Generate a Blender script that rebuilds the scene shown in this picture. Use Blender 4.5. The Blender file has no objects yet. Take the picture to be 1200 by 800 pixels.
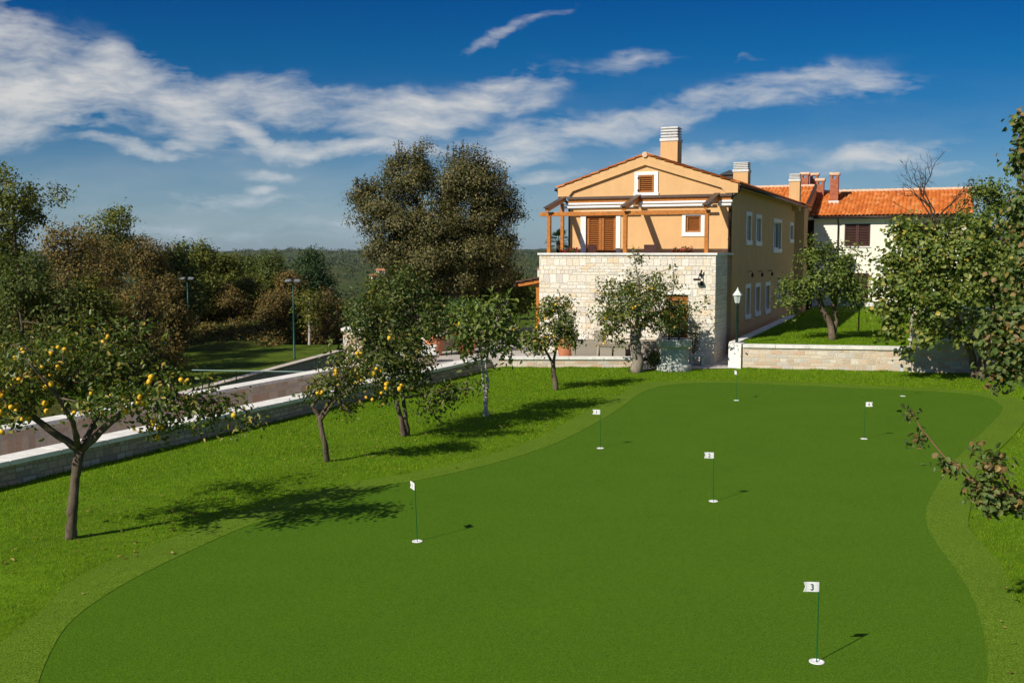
import bpy, math, random
import numpy as np
from mathutils import Vector, Matrix

R = math.radians
SC = bpy.context.scene
COL = SC.collection
# ------------------------------------------------------------------ camera
FPX, EYE = 1200.0, 4.0                       # focal length in photo pixels, eye height in metres
PITCH = math.atan(103 / FPX)
cam_d = bpy.data.cameras.new('Camera')
cam_d.sensor_width = 36.0
cam_d.lens = 36.0
cam_d.clip_start = 0.1
cam_d.clip_end = 30000
cam = bpy.data.objects.new('Camera', cam_d)
cam.location = (0, 0, EYE)
cam.rotation_euler = (math.pi / 2 - PITCH, 0, 0)
COL.objects.link(cam)
SC.camera = cam
# ------------------------------------------------------------------ sun and exposure
SUN_EL, SUN_AZ = R(36.5), R(225.5)           # azimuth clockwise from +Y: behind the camera on the left
SUN_STRENGTH, SKY_STRENGTH, EXPOSURE = 5.0, 0.050, 0.12
sun_d = bpy.data.lights.new('sun', 'SUN')
sun_d.energy = SUN_STRENGTH
sun_d.angle = R(0.5)
sun_d.color = (1.0, 0.93, 0.80)
sun = bpy.data.objects.new('sun', sun_d)
to_sun = Vector((math.cos(SUN_EL) * math.sin(SUN_AZ), math.cos(SUN_EL) * math.cos(SUN_AZ), math.sin(SUN_EL)))
sun.rotation_euler = to_sun.to_track_quat('Z', 'Y').to_euler()
sun.location = (-20, -20, 30)
COL.objects.link(sun)
SC.view_settings.view_transform = 'Standard'
SC.view_settings.look = 'None'
SC.view_settings.exposure = EXPOSURE
SC.view_settings.gamma = 1.0
SC.view_settings.use_curve_mapping = False
SC.render.engine = 'CYCLES'
SC.cycles.use_denoising = True
SC.cycles.max_bounces = 6
SC.cycles.transparent_max_bounces = 8


# ------------------------------------------------------------------ node helper
class NT:
    def __init__(s, tree):
        s.t = tree
        s.n = tree.nodes
        s.l = tree.links

    def new(s, typ, **kw):
        nd = s.n.new(typ)
        for k, v in kw.items():
            setattr(nd, k, v)
        return nd

    def put(s, sock, v):
        if hasattr(v, 'is_output') or isinstance(v, bpy.types.NodeSocket):
            s.l.new(v, sock)
        else:
            sock.default_value = v

    def math(s, op, a, b=None, c=None, clamp=False):
        nd = s.new('ShaderNodeMath', operation=op, use_clamp=clamp)
        s.put(nd.inputs[0], a)
        if b is not None:
            s.put(nd.inputs[1], b)
        if c is not None:
            s.put(nd.inputs[2], c)
        return nd.outputs[0]

    def vmath(s, op, a, b=None, scale=None):
        nd = s.new('ShaderNodeVectorMath', operation=op)
        s.put(nd.inputs[0], a)
        if b is not None:
            s.put(nd.inputs[1], b)
        if scale is not None:
            s.put(nd.inputs['Scale'], scale)
        return nd.outputs['Value'] if op in ('LENGTH', 'DOT_PRODUCT') else nd.outputs['Vector']

    def comb(s, x, y, z=0.0):
        nd = s.new('ShaderNodeCombineXYZ')
        for i, v in enumerate((x, y, z)):
            s.put(nd.inputs[i], v)
        return nd.outputs[0]

    def sep(s, v):
        nd = s.new('ShaderNodeSeparateXYZ')
        s.put(nd.inputs[0], v)
        return nd.outputs

    def noise(s, vec, scale, detail=3.0, rough=0.55, distort=0.0, out='Fac'):
        nd = s.new('ShaderNodeTexNoise')
        if vec is not None:
            s.put(nd.inputs['Vector'], vec)
        nd.inputs['Scale'].default_value = scale
        nd.inputs['Detail'].default_value = detail
        nd.inputs['Roughness'].default_value = rough
        nd.inputs['Distortion'].default_value = distort
        return nd.outputs[out]

    def ramp(s, fac, stops, interp='LINEAR'):
        nd = s.new('ShaderNodeValToRGB')
        cr = nd.color_ramp
        cr.interpolation = interp
        while len(cr.elements) < len(stops):
            cr.elements.new(0.5)
        for e, (p, c) in zip(cr.elements, stops):
            e.position = p
            e.color = (*c, 1) if len(c) == 3 else c
        s.put(nd.inputs[0], fac)
        return nd.outputs[0]

    def mix(s, fac, a, b, typ='MIX'):
        nd = s.new('ShaderNodeMix', data_type='RGBA', blend_type=typ)
        s.put(nd.inputs[0], fac)
        for i, v in ((6, a), (7, b)):
            if isinstance(v, tuple) and len(v) == 3:
                v = (*v, 1)
            s.put(nd.inputs[i], v)
        return nd.outputs[2]

    def maprange(s, v, a, b, c=0.0, d=1.0, smooth=False):
        nd = s.new('ShaderNodeMapRange')
        if smooth:
            nd.interpolation_type = 'SMOOTHSTEP'
        s.put(nd.inputs[0], v)
        for i, q in enumerate((a, b, c, d)):
            s.put(nd.inputs[i + 1], q)
        return nd.outputs[0]

    def bump(s, h, strength=0.5, dist=0.02):
        nd = s.new('ShaderNodeBump')
        nd.inputs['Strength'].default_value = strength
        nd.inputs['Distance'].default_value = dist
        s.put(nd.inputs['Height'], h)
        return nd.outputs[0]


# ------------------------------------------------------------------ sky
world = bpy.data.worlds.new('World')
SC.world = world
world.use_nodes = True
w = NT(world.node_tree)
w.n.clear()
sky = w.new('ShaderNodeTexSky', sky_type='NISHITA')
sky.sun_disc = False
sky.sun_elevation = SUN_EL
sky.sun_rotation = SUN_AZ
sky.altitude = 300
sky.air_density = 1.0
sky.dust_density = 0.35
sky.ozone_density = 3.0
tc = w.new('ShaderNodeTexCoord')
dx, dy, dz = w.sep(tc.outputs['Generated'])
ay = w.math('MAXIMUM', w.math('ABSOLUTE', dy), 0.05)
u = w.math('DIVIDE', dx, ay)
v = w.math('DIVIDE', dz, ay)
uv = w.comb(u, v)
warp = w.noise(uv, 5.0, 4.0, 0.6, out='Color')
warp2 = w.noise(uv, 16.0, 4.0, 0.6, out='Color')
uvw = w.vmath('ADD', uv, w.vmath('SCALE', w.vmath('SUBTRACT', warp, (0.5, 0.5, 0.5)), scale=0.045))
uvw = w.vmath('ADD', uvw, w.vmath('SCALE', w.vmath('SUBTRACT', warp2, (0.5, 0.5, 0.5)), scale=0.030))
# banks of cloud: azimuth tangent, elevation tangent, half length, half height, tilt in degrees, thickness
CLOUDS = [
    (-0.505, 0.207, 0.085, 0.020, -8, 0.95), (-0.49, 0.150, 0.090, 0.036, 10, 1.0), (-0.40, 0.165, 0.15, 0.030, -12, 0.85), (-0.37, 0.172, 0.09, 0.020, -14, 1.0), (-0.31, 0.143, 0.075, 0.026, -20, 1.0),
    (-0.23, 0.148, 0.09, 0.016, -10, 0.95), (-0.16, 0.150, 0.07, 0.008, -8, 0.6), (-0.10, 0.130, 0.075, 0.018, 6, 0.95), (-0.015, 0.150, 0.085, 0.016, 14, 0.9), (-0.255, 0.118, 0.040, 0.010, -36, 1.0),
    (-0.17, 0.101, 0.115, 0.0075, -2, 0.95), (-0.36, 0.103, 0.075, 0.006, -6, 0.75), (-0.425, 0.125, 0.045, 0.006, -8, 0.75), (-0.315, 0.107, 0.024, 0.006, 0, 0.8), (-0.33, 0.128, 0.05, 0.012, -4, 0.45), (-0.11, 0.119, 0.03, 0.008, -15, 0.7),
    (-0.02, 0.205, 0.045, 0.0045, 24, 0.6), (0.03, 0.222, 0.05, 0.004, 18, 0.35), (0.05, 0.118, 0.12, 0.012, 7, 0.9), (-0.005, 0.095, 0.06, 0.011, 6, 0.8), (0.20, 0.145, 0.16, 0.012, 12, 0.70), (0.30, 0.162, 0.10, 0.012, 3, 0.70),
    (0.12, 0.183, 0.06, 0.010, 8, 0.42), (0.22, 0.186, 0.03, 0.004, -4, 0.4), (0.19, 0.095, 0.09, 0.010, 3, 0.85), (0.36, 0.092, 0.09, 0.010, 6, 0.75), (0.42, 0.085, 0.06, 0.007, 2, 0.5),
    (0.60, 0.12, 0.12, 0.02, 8, 0.7), (-0.75, 0.17, 0.2, 0.05, -8, 1.0), (-0.27, 0.052, 0.10, 0.008, 2, 0.5), (-0.13, 0.033, 0.10, 0.008, 2, 0.45), (-0.30, 0.020, 0.2, 0.006, 0, 0.35),
    (-0.24, 0.064, 0.022, 0.004, 0, 0.85), (-0.23, 0.077, 0.035, 0.005, 0, 0.5), (0.02, 0.072, 0.06, 0.008, 4, 0.6), (-0.50, 0.235, 0.03, 0.010, 25, 0.6),
]
acc = None
for (cu, cv, a, b, deg, k) in CLOUDS:
    mp = w.new('ShaderNodeMapping', vector_type='TEXTURE')
    w.put(mp.inputs['Vector'], uvw)
    mp.inputs['Location'].default_value = (cu, cv, 0)
    mp.inputs['Rotation'].default_value = (0, 0, R(deg))
    mp.inputs['Scale'].default_value = (a * 1.5, b * 2.2, 1)
    m = w.math('MULTIPLY', w.maprange(w.vmath('LENGTH', mp.outputs[0]), 0.0, 1.0, 1.0, 0.0, True), k)
    acc = m if acc is None else w.math('MAXIMUM', acc, m)


def streaks(rot, sx, sy, scale, detail, rough):
    mp_ = w.new('ShaderNodeMapping')
    w.put(mp_.inputs['Vector'], uvs)
    mp_.inputs['Rotation'].default_value = (0, 0, R(rot))
    mp_.inputs['Scale'].default_value = (sx, sy, 1)
    return w.noise(mp_.outputs[0], scale, detail, rough, 0.0)


uvs = w.vmath('ADD', uv, w.vmath('SCALE', w.vmath('SUBTRACT', warp, (0.5, 0.5, 0.5)), scale=0.05))
streak = streaks(16, 1.8, 7.0, 4.0, 6.0, 0.55)
fine = streaks(28, 2.6, 11.0, 8.0, 6.0, 0.60)
puff = streaks(10, 1.0, 1.8, 26.0, 6.0, 0.6)
tex = w.math('ADD', w.math('ADD', w.math('MULTIPLY', streak, 0.50), w.math('MULTIPLY', fine, 0.34)), w.math('MULTIPLY', puff, 0.16))
dens = w.math('ADD', w.math('MULTIPLY', acc, 1.10), w.math('MULTIPLY', w.math('SUBTRACT', tex, 0.53), 4.2))
dens = w.math('MULTIPLY', dens, w.maprange(acc, 0.0, 0.45, 0.0, 1.0, True))
veil = w.math('MULTIPLY', w.maprange(streak, 0.40, 0.80, 0.0, 0.22), w.maprange(v, 0.02, 0.18, 1.0, 0.0))
low = w.maprange(v, 0.0, 0.14, 0.40, 0.0, True)
unseen_veil = w.math('MULTIPLY', w.maprange(v, 0.36, 0.75, 0.0, 0.20, True), w.maprange(streak, 0.35, 0.6, 0.6, 1.0))  # added cloud veil overhead, out of view, to make ambient light in shade neutral
alpha = w.math('MINIMUM', w.math('ADD', w.math('ADD', w.maprange(dens, 0.0, 1.25, 0.0, 0.94, False), veil), w.math('ADD', low, unseen_veil)), 0.94)
hs = w.new('ShaderNodeHueSaturation')
hs.inputs['Hue'].default_value = 0.505
hs.inputs['Saturation'].default_value = 1.25
hs.inputs['Value'].default_value = 0.95
w.put(hs.inputs['Color'], sky.outputs[0])
pol = w.ramp(w.maprange(v, 0.0, 0.26, 0.0, 1.0), [(0.0, (0.50, 0.76, 1.12)), (0.35, (0.30, 0.76, 1.12)), (0.75, (0.06, 0.68, 1.06)), (1.0, (0.015, 0.54, 1.03))])
deep = w.mix(1.0, hs.outputs[0], pol, 'MULTIPLY')
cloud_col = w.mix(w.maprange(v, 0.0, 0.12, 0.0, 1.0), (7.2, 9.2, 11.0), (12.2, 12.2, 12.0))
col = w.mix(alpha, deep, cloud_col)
bg = w.new('ShaderNodeBackground')
bg.inputs['Strength'].default_value = SKY_STRENGTH
w.put(bg.inputs['Color'], col)
wo = w.new('ShaderNodeOutputWorld')
w.l.new(bg.outputs[0], wo.inputs[0])


# ------------------------------------------------------------------ materials
def newmat(name):
    m = bpy.data.materials.new(name)
    m.use_nodes = True
    t = NT(m.node_tree)
    return m, t, t.n['Principled BSDF']


def plain(name, col, rough=0.7, metal=0.0, vary=0.12, scale=3.0, bump=0.0, bscale=40.0, spec=0.3, wear=0.0):
    m, t, p = newmat(name)
    oc = t.new('ShaderNodeTexCoord').outputs['Object']
    n = t.noise(oc, scale, 5.0, 0.6)
    dark = tuple(c * (1 - vary) for c in col)
    lite = tuple(min(1, c * (1 + vary)) for c in col)
    c_ = t.ramp(n, [(0.3, dark), (0.7, lite)])
    if wear:
        st_ = t.noise(t.vmath('MULTIPLY', oc, (2.2, 2.2, 0.30)), 1.4, 5.0, 0.7)
        c_ = t.mix(1.0, c_, t.ramp(st_, [(0.28, (1 - wear, 1 - wear * 1.05, 1 - wear * 1.1)), (0.55, (1, 1, 1))]), 'MULTIPLY')
        st2 = t.noise(oc, 9.0, 6.0, 0.75)
        c_ = t.mix(1.0, c_, t.ramp(st2, [(0.30, (1 - wear * .8, 1 - wear * .8, 1 - wear * .8)), (0.5, (1, 1, 1))]), 'MULTIPLY')
    t.put(p.inputs['Base Color'], c_)
    p.inputs['Roughness'].default_value = rough
    p.inputs['Metallic'].default_value = metal
    p.inputs['Specular IOR Level'].default_value = spec
    if bump:
        t.put(p.inputs['Normal'], t.bump(t.noise(oc, bscale, 4.0, 0.6), bump, 0.01))
    return m


def stone(name, cols, mortar, bw=0.42, rh=0.17, msize=0.012, bump=0.6):
    """coursed rubble masonry on metre UVs, uneven course heights and block lengths"""
    m, t, p = newmat(name)
    uvn = t.new('ShaderNodeUVMap').outputs[0]
    su, sv, _ = t.sep(uvn)
    sv2 = t.math('ADD', sv, t.math('MULTIPLY', t.noise(t.comb(0.0, sv), 2.6, 1.0), 0.42))
    wob = t.noise(uvn, 7.0, 3.0, 0.6, out='Color')
    base = t.vmath('ADD', t.comb(su, sv2), t.vmath('SCALE', t.vmath('SUBTRACT', wob, (0.5, 0.5, 0.5)), scale=0.035))

    def layer(width, height, off):
        b = t.new('ShaderNodeTexBrick')
        b.offset = 0.45
        b.squash = 0.62
        b.squash_frequency = 3
        b.inputs['Color1'].default_value = (0, 0, 0, 1)
        b.inputs['Color2'].default_value = (1, 1, 1, 1)
        b.inputs['Mortar'].default_value = (0.5, 0.5, 0.5, 1)
        b.inputs['Scale'].default_value = 1.0
        b.inputs['Mortar Size'].default_value = msize
        b.inputs['Mortar Smooth'].default_value = 0.35
        b.inputs['Brick Width'].default_value = width
        b.inputs['Row Height'].default_value = height
        t.put(b.inputs['Vector'], t.vmath('ADD', base, (off, off * 0.5, 0)))
        return b.outputs['Color'], b.outputs['Fac']
    c1, f1 = layer(bw, rh, 0.0)
    c2, f2 = layer(bw * 0.72, rh * 1.5, 3.7)
    vz = t.new('ShaderNodeTexVoronoi')
    t.put(vz.inputs['Vector'], base)
    vz.inputs['Scale'].default_value = 0.55
    pick = t.math('GREATER_THAN', t.sep(vz.outputs['Color'])[0], 0.62)
    val = t.mix(pick, c1, c2)
    fac = t.math('ADD', t.math('MULTIPLY', f1, t.math('SUBTRACT', 1.0, pick)), t.math('MULTIPLY', f2, pick))
    n = len(cols)
    body = t.ramp(val, [((i + 0.5) / n, c) for i, c in enumerate(cols)])
    mott = t.noise(uvn, 16.0, 5.0, 0.65)
    body = t.mix(1.0, body, t.ramp(mott, [(0.25, (0.84, 0.82, 0.80)), (0.7, (1.10, 1.08, 1.06))]), 'MULTIPLY')
    t.put(p.inputs['Base Color'], t.mix(fac, body, mortar))
    p.inputs['Roughness'].default_value = 0.9
    p.inputs['Specular IOR Level'].default_value = 0.2
    h = t.math('ADD', t.math('MULTIPLY', t.math('SUBTRACT', 1.0, fac), 1.0), t.math('MULTIPLY', t.sep(val)[0], 0.5))
    h = t.math('ADD', h, t.math('MULTIPLY', mott, 0.7))
    t.put(p.inputs['Normal'], t.bump(h, bump, 0.05))
    return m


def leafmat(name, stops, rough=0.5, trans=0.28, spec=0.35):
    """leaf colour drawn once per leaf"""
    m, t, p = newmat(name)
    g = t.new('ShaderNodeNewGeometry')
    c = t.ramp(g.outputs['Random Per Island'], stops)
    t.put(p.inputs['Base Color'], c)
    p.inputs['Roughness'].default_value = rough
    p.inputs['Specular IOR Level'].default_value = spec
    tr = t.new('ShaderNodeBsdfTranslucent')
    t.put(tr.inputs['Color'], t.mix(1.0, c, (1.25, 1.35, 0.55), 'MULTIPLY'))
    mx = t.new('ShaderNodeMixShader')
    mx.inputs[0].default_value = trans
    t.l.new(p.outputs[0], mx.inputs[1])
    t.l.new(tr.outputs[0], mx.inputs[2])
    t.l.new(mx.outputs[0], t.n['Material Output'].inputs['Surface'])
    return m


def bark(name, a, b, scale=14.0):
    m, t, p = newmat(name)
    oc = t.new('ShaderNodeTexCoord').outputs['Object']
    st = t.vmath('MULTIPLY', oc, (1.0, 1.0, 0.28))
    n = t.noise(st, scale, 6.0, 0.7, 0.5)
    t.put(p.inputs['Base Color'], t.ramp(n, [(0.3, a), (0.7, b)]))
    p.inputs['Roughness'].default_value = 0.95
    p.inputs['Specular IOR Level'].default_value = 0.15
    t.put(p.inputs['Normal'], t.bump(n, 0.9, 0.03))
    return m


def turf(name, stops, fine=140.0, rough=0.85, patch=0.10, bumps=0.8, speck=None, coarse=0.35):
    m, t, p = newmat(name)
    oc = t.new('ShaderNodeTexCoord').outputs['Object']
    n1 = t.noise(oc, fine, 2.0, 0.6)
    n2 = t.noise(oc, fine * 0.22, 3.0, 0.6)
    n3 = t.noise(oc, 0.7, 4.0, 0.6)
    f = t.math('ADD', t.math('MULTIPLY', n1, 1.0 - coarse), t.math('MULTIPLY', n2, coarse))
    c = t.ramp(f, stops)
    c = t.mix(1.0, c, t.ramp(n3, [(0.3, (1 - patch, 1 - patch, 1 - patch)), (0.7, (1 + patch, 1 + patch * 0.8, 1))]), 'MULTIPLY')
    if speck:
        n4 = t.noise(oc, fine * 0.8, 1.0, 0.5)
        c = t.mix(t.maprange(n4, 0.70, 0.76), c, speck)
    t.put(p.inputs['Base Color'], c)
    p.inputs['Roughness'].default_value = rough
    p.inputs['Specular IOR Level'].default_value = 0.04
    p.inputs['Sheen Weight'].default_value = 0.06
    p.inputs['Sheen Roughness'].default_value = 0.4
    p.inputs['Sheen Tint'].default_value = (0.55, 0.85, 0.20, 1)
    t.put(p.inputs['Normal'], t.bump(f, bumps, 0.015))
    return m


M = {}
M['green'] = turf('putting_turf', [(0.38, (0.027, 0.074, 0.002)), (0.50, (0.055, 0.130, 0.003)), (0.62, (0.100, 0.196, 0.010))], 95.0, speck=(0.15, 0.25, 0.03), bumps=0.7, patch=0.05, coarse=0.10)
M['fringe'] = turf('fringe_turf', [(0.36, (0.040, 0.088, 0.004)), (0.50, (0.086, 0.162, 0.007)), (0.64, (0.165, 0.250, 0.026))], 55.0, speck=(0.19, 0.26, 0.05), bumps=1.0, patch=0.08, coarse=0.18)
M['fibre'] = leafmat('turf_fibre', [(0.0, (0.038, 0.100, 0.003)), (0.6, (0.074, 0.165, 0.006)), (0.92, (0.120, 0.230, 0.010)), (0.955, (0.28, 0.40, 0.10)), (1.0, (0.34, 0.44, 0.13))], 0.6, 0.25, 0.08)
M['fibre_long'] = leafmat('fringe_fibre', [(0.0, (0.050, 0.110, 0.004)), (0.5, (0.104, 0.182, 0.009)), (0.92, (0.170, 0.255, 0.024)), (1.0, (0.34, 0.39, 0.13))], 0.6, 0.3, 0.08)
M['soil'] = turf('lawn_ground', [(0.3, (0.040, 0.085, 0.003)), (0.55, (0.095, 0.180, 0.006)), (0.75, (0.150, 0.240, 0.012))], 24.0, patch=0.2)
M['meadow'] = turf('meadow_ground', [(0.3, (0.024, 0.042, 0.005)), (0.5, (0.060, 0.098, 0.010)), (0.7, (0.115, 0.135, 0.025))], 5.0, patch=0.4, coarse=0.5)
M['blade'] = leafmat('grass_blade', [(0.0, (0.076, 0.175, 0.004)), (0.45, (0.150, 0.295, 0.006)), (0.85, (0.240, 0.365, 0.012)), (1.0, (0.34, 0.33, 0.05))], 0.6, 0.40, 0.12)
M['plaster'] = plain('ochre_render', (0.690, 0.420, 0.198), 0.9, 0, 0.05, 1.2, 0.25, 60, 0.15, 0.07)
M['cream'] = plain('cream_render', (0.83, 0.80, 0.70), 0.9, 0, 0.05, 0.8, 0.25, 60, 0.15, 0.06)
M['white'] = plain('white_paint', (0.80, 0.79, 0.76), 0.6, 0, 0.04, 2.0)
M['limestone'] = plain('pale_limestone', (0.80, 0.78, 0.73), 0.8, 0, 0.10, 4.0, 0.3, 30, 0.2, 0.22)
M['concrete'] = plain('chimney_concrete', (0.66, 0.65, 0.63), 0.85, 0, 0.12, 6.0, 0.3, 40)
M['wood'] = plain('oiled_wood', (0.44, 0.155, 0.026), 0.5, 0, 0.25, 9.0, 0.2, 25)
M['shutter'] = plain('wood_shutter', (0.36, 0.125, 0.024), 0.5, 0, 0.2, 12.0)
M['brown'] = plain('dark_brown_shutter', (0.075, 0.032, 0.026), 0.5, 0, 0.2, 8.0)
M['gutter'] = plain('brown_gutter_metal', (0.045, 0.026, 0.020), 0.4, 0.3, 0.2, 6.0)
M['flash'] = plain('brown_flashing', (0.10, 0.065, 0.05), 0.5, 0.1, 0.2, 6.0)
M['awning'] = plain('white_canvas', (0.80, 0.80, 0.77), 0.8, 0, 0.05, 4.0)
M['darkroom'] = plain('dark_interior', (0.012, 0.011, 0.010), 0.9)
m, t, p = newmat('window_glass')
p.inputs['Base Color'].default_value = (0.035, 0.045, 0.055, 1)
p.inputs['Roughness'].default_value = 0.06
p.inputs['Specular IOR Level'].default_value = 0.9
M['glass'] = m
m, t, p = newmat('lantern_glass')
p.inputs['Base Color'].default_value = (0.62, 0.70, 0.68, 1)
p.inputs['Roughness'].default_value = 0.25
p.inputs['Transmission Weight'].default_value = 0.25
M['lampglass'] = m
M['housestone'] = stone('house_stone', [(0.64, 0.60, 0.54), (0.74, 0.66, 0.52), (0.82, 0.78, 0.69), (0.71, 0.66, 0.57), (0.79, 0.71, 0.57), (0.83, 0.80, 0.74), (0.76, 0.70, 0.59), (0.68, 0.64, 0.58), (0.81, 0.76, 0.66), (0.76, 0.62, 0.44)], (0.66, 0.60, 0.50), 0.36, 0.145, 0.008, 1.0)
M['wallstone'] = stone('garden_wall_stone', [(0.34, 0.29, 0.24), (0.52, 0.40, 0.29), (0.46, 0.39, 0.32), (0.58, 0.47, 0.36), (0.40, 0.36, 0.31), (0.50, 0.36, 0.26), (0.55, 0.50, 0.43)], (0.34, 0.29, 0.24), 0.30, 0.13, 0.014, 0.9)
M['greywall'] = stone('grey_wall_stone', [(0.42, 0.42, 0.42), (0.50, 0.49, 0.48), (0.36, 0.37, 0.38)], (0.36, 0.36, 0.36), 0.40, 0.16)
M['palewall'] = stone('pale_wall_stone', [(0.55, 0.45, 0.34), (0.70, 0.60, 0.47), (0.62, 0.44, 0.31), (0.74, 0.67, 0.56), (0.58, 0.53, 0.47)], (0.62, 0.56, 0.47), 0.38, 0.15)
M['paving'] = stone('patio_paving', [(0.44, 0.42, 0.39), (0.50, 0.47, 0.43), (0.47, 0.44, 0.40)], (0.33, 0.31, 0.28), 0.9, 0.45, 0.010, 0.2)
M['asphalt'] = plain('driveway_paving', (0.52, 0.46, 0.40), 0.9, 0, 0.2, 3.0, 0.5, 60)
M['terracotta'] = plain('terracotta', (0.52, 0.20, 0.10), 0.8, 0, 0.18, 5.0, 0.3, 30)
M['wicker'] = plain('taupe_wicker', (0.33, 0.29, 0.235), 0.75, 0, 0.18, 60.0, 0.6, 90)
M['cushion'] = plain('grey_cushion', (0.10, 0.09, 0.085), 0.9, 0, 0.1, 10.0)
M['wellstone'] = plain('grey_green_well_stone', (0.46, 0.48, 0.43), 0.9, 0, 0.28, 3.5, 0.6, 22)
M['iron'] = plain('dark_green_iron', (0.012, 0.030, 0.022), 0.45, 0.4, 0.2, 8.0)
M['tealpole'] = plain('green_pole_paint', (0.006, 0.055, 0.036), 0.45, 0, 0.15, 6.0)
M['flagpole'] = plain('green_fibreglass', (0.006, 0.10, 0.028), 0.35, 0, 0.1, 6.0)
M['flag'] = plain('white_flag', (0.82, 0.82, 0.82), 0.7, 0, 0.03, 6.0)
M['digit'] = plain('dark_green_print', (0.01, 0.05, 0.03), 0.6)
M['cup'] = plain('white_cup', (0.82, 0.82, 0.82), 0.4, 0, 0.03, 6.0)
M['steel'] = plain('floodlight_steel', (0.36, 0.39, 0.40), 0.4, 0.6, 0.15, 6.0)
M['brick'] = stone('chimney_brick', [(0.36, 0.10, 0.05), (0.46, 0.15, 0.075), (0.40, 0.12, 0.06)], (0.34, 0.18, 0.12), 0.24, 0.075, 0.008, 0.4)
m, t, p = newmat('roof_tile')
tu, tv, _ = t.sep(t.new('ShaderNodeUVMap').outputs[0])
wn = t.new('ShaderNodeTexWhiteNoise', noise_dimensions='2D')
t.put(wn.inputs['Vector'], t.comb(t.math('FLOOR', tu), t.math('FLOOR', tv)))
c = t.ramp(wn.outputs['Value'], [(0.0, (0.42, 0.105, 0.020)), (0.4, (0.50, 0.135, 0.024)), (0.8, (0.56, 0.165, 0.034)), (1.0, (0.60, 0.24, 0.08))])
nz = t.noise(t.new('ShaderNodeTexCoord').outputs['Object'], 5.0, 5.0, 0.65)
c = t.mix(1.0, c, t.ramp(nz, [(0.3, (0.66, 0.66, 0.66)), (0.62, (1.05, 1.05, 1.05))]), 'MULTIPLY')
t.put(p.inputs['Base Color'], c)
p.inputs['Roughness'].default_value = 0.8
p.inputs['Specular IOR Level'].default_value = 0.2
M['tile'] = m
M['ridge'] = plain('ridge_tile', (0.66, 0.44, 0.30), 0.85, 0, 0.3, 7.0)
M['bark'] = bark('tree_bark', (0.060, 0.042, 0.030), (0.20, 0.155, 0.11))
M['bark_pale'] = bark('pale_bark', (0.16, 0.13, 0.10), (0.36, 0.31, 0.25))
M['bark_light'] = bark('silvery_bark', (0.30, 0.26, 0.21), (0.58, 0.53, 0.46))
M['bark_dark'] = bark('dark_bark', (0.025, 0.018, 0.013), (0.085, 0.062, 0.045))
M['twig'] = bark('red_twig', (0.12, 0.05, 0.035), (0.26, 0.13, 0.08))
M['l_quince'] = leafmat('quince_leaf', [(0.0, (0.042, 0.075, 0.010)), (0.5, (0.095, 0.140, 0.019)), (0.80, (0.175, 0.200, 0.033)), (0.92, (0.29, 0.25, 0.05)), (1.0, (0.42, 0.28, 0.05))], 0.42, 0.3, 0.4)
M['l_dark'] = leafmat('dark_leaf', [(0.0, (0.030, 0.058, 0.010)), (0.5, (0.065, 0.100, 0.016)), (0.85, (0.130, 0.150, 0.026)), (1.0, (0.24, 0.20, 0.05))])
M['l_oak'] = leafmat('holm_oak_leaf', [(0.0, (0.034, 0.042, 0.010)), (0.45, (0.078, 0.082, 0.020)), (0.8, (0.165, 0.140, 0.044)), (1.0, (0.27, 0.21, 0.085))], 0.6, 0.2)
M['l_fig'] = leafmat('fig_leaf', [(0.0, (0.055, 0.095, 0.014)), (0.5, (0.135, 0.190, 0.028)), (0.85, (0.25, 0.285, 0.060)), (0.97, (0.34, 0.30, 0.06)), (1.0, (0.48, 0.36, 0.05))], 0.5, 0.33)
M['l_lime'] = leafmat('light_leaf', [(0.0, (0.058, 0.098, 0.013)), (0.5, (0.111, 0.169, 0.023)), (1.0, (0.208, 0.234, 0.046))])
M['l_wood'] = leafmat('woodland_leaf', [(0.0, (0.036, 0.060, 0.010)), (0.5, (0.080, 0.115, 0.017)), (1.0, (0.155, 0.170, 0.030))], 0.7, 0.25)
M['l_yellow'] = leafmat('yellowing_leaf', [(0.0, (0.060, 0.085, 0.010)), (0.5, (0.120, 0.145, 0.018)), (1.0, (0.225, 0.205, 0.034))], 0.7, 0.3)
M['l_brown'] = leafmat('russet_leaf', [(0.0, (0.072, 0.062, 0.018)), (0.5, (0.150, 0.118, 0.030)), (0.85, (0.230, 0.158, 0.040)), (1.0, (0.31, 0.17, 0.05))], 0.75, 0.25)
M['l_pine'] = leafmat('pine_needle', [(0.0, (0.012, 0.034, 0.008)), (0.6, (0.030, 0.066, 0.014)), (1.0, (0.060, 0.100, 0.022))], 0.7, 0.1)
M['l_far'] = leafmat('far_forest_leaf', [(0.0, (0.022, 0.045, 0.013)), (0.4, (0.045, 0.077, 0.020)), (0.75, (0.077, 0.103, 0.027)), (1.0, (0.131, 0.110, 0.044))], 0.8, 0.15)
M['l_oleander'] = leafmat('oleander_leaf', [(0.0, (0.060, 0.120, 0.030)), (0.5, (0.102, 0.186, 0.054)), (1.0, (0.180, 0.252, 0.084))])
M['l_palm'] = leafmat('palm_leaf', [(0.0, (0.02, 0.06, 0.02)), (1.0, (0.06, 0.12, 0.035))])
M['l_red'] = leafmat('geranium_flower', [(0.0, (0.30, 0.02, 0.02)), (0.5, (0.42, 0.05, 0.06)), (0.55, (0.05, 0.10, 0.02)), (1.0, (0.07, 0.12, 0.03))])
M['l_pear'] = leafmat('pear_leaf', [(0.0, (0.055, 0.095, 0.020)), (0.45, (0.110, 0.165, 0.036)), (0.75, (0.185, 0.205, 0.060)), (0.9, (0.22, 0.13, 0.055)), (1.0, (0.32, 0.22, 0.05))])
M['fruit'] = plain('quince_skin', (0.76, 0.44, 0.026), 0.5, 0, 0.15, 20.0)
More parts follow.
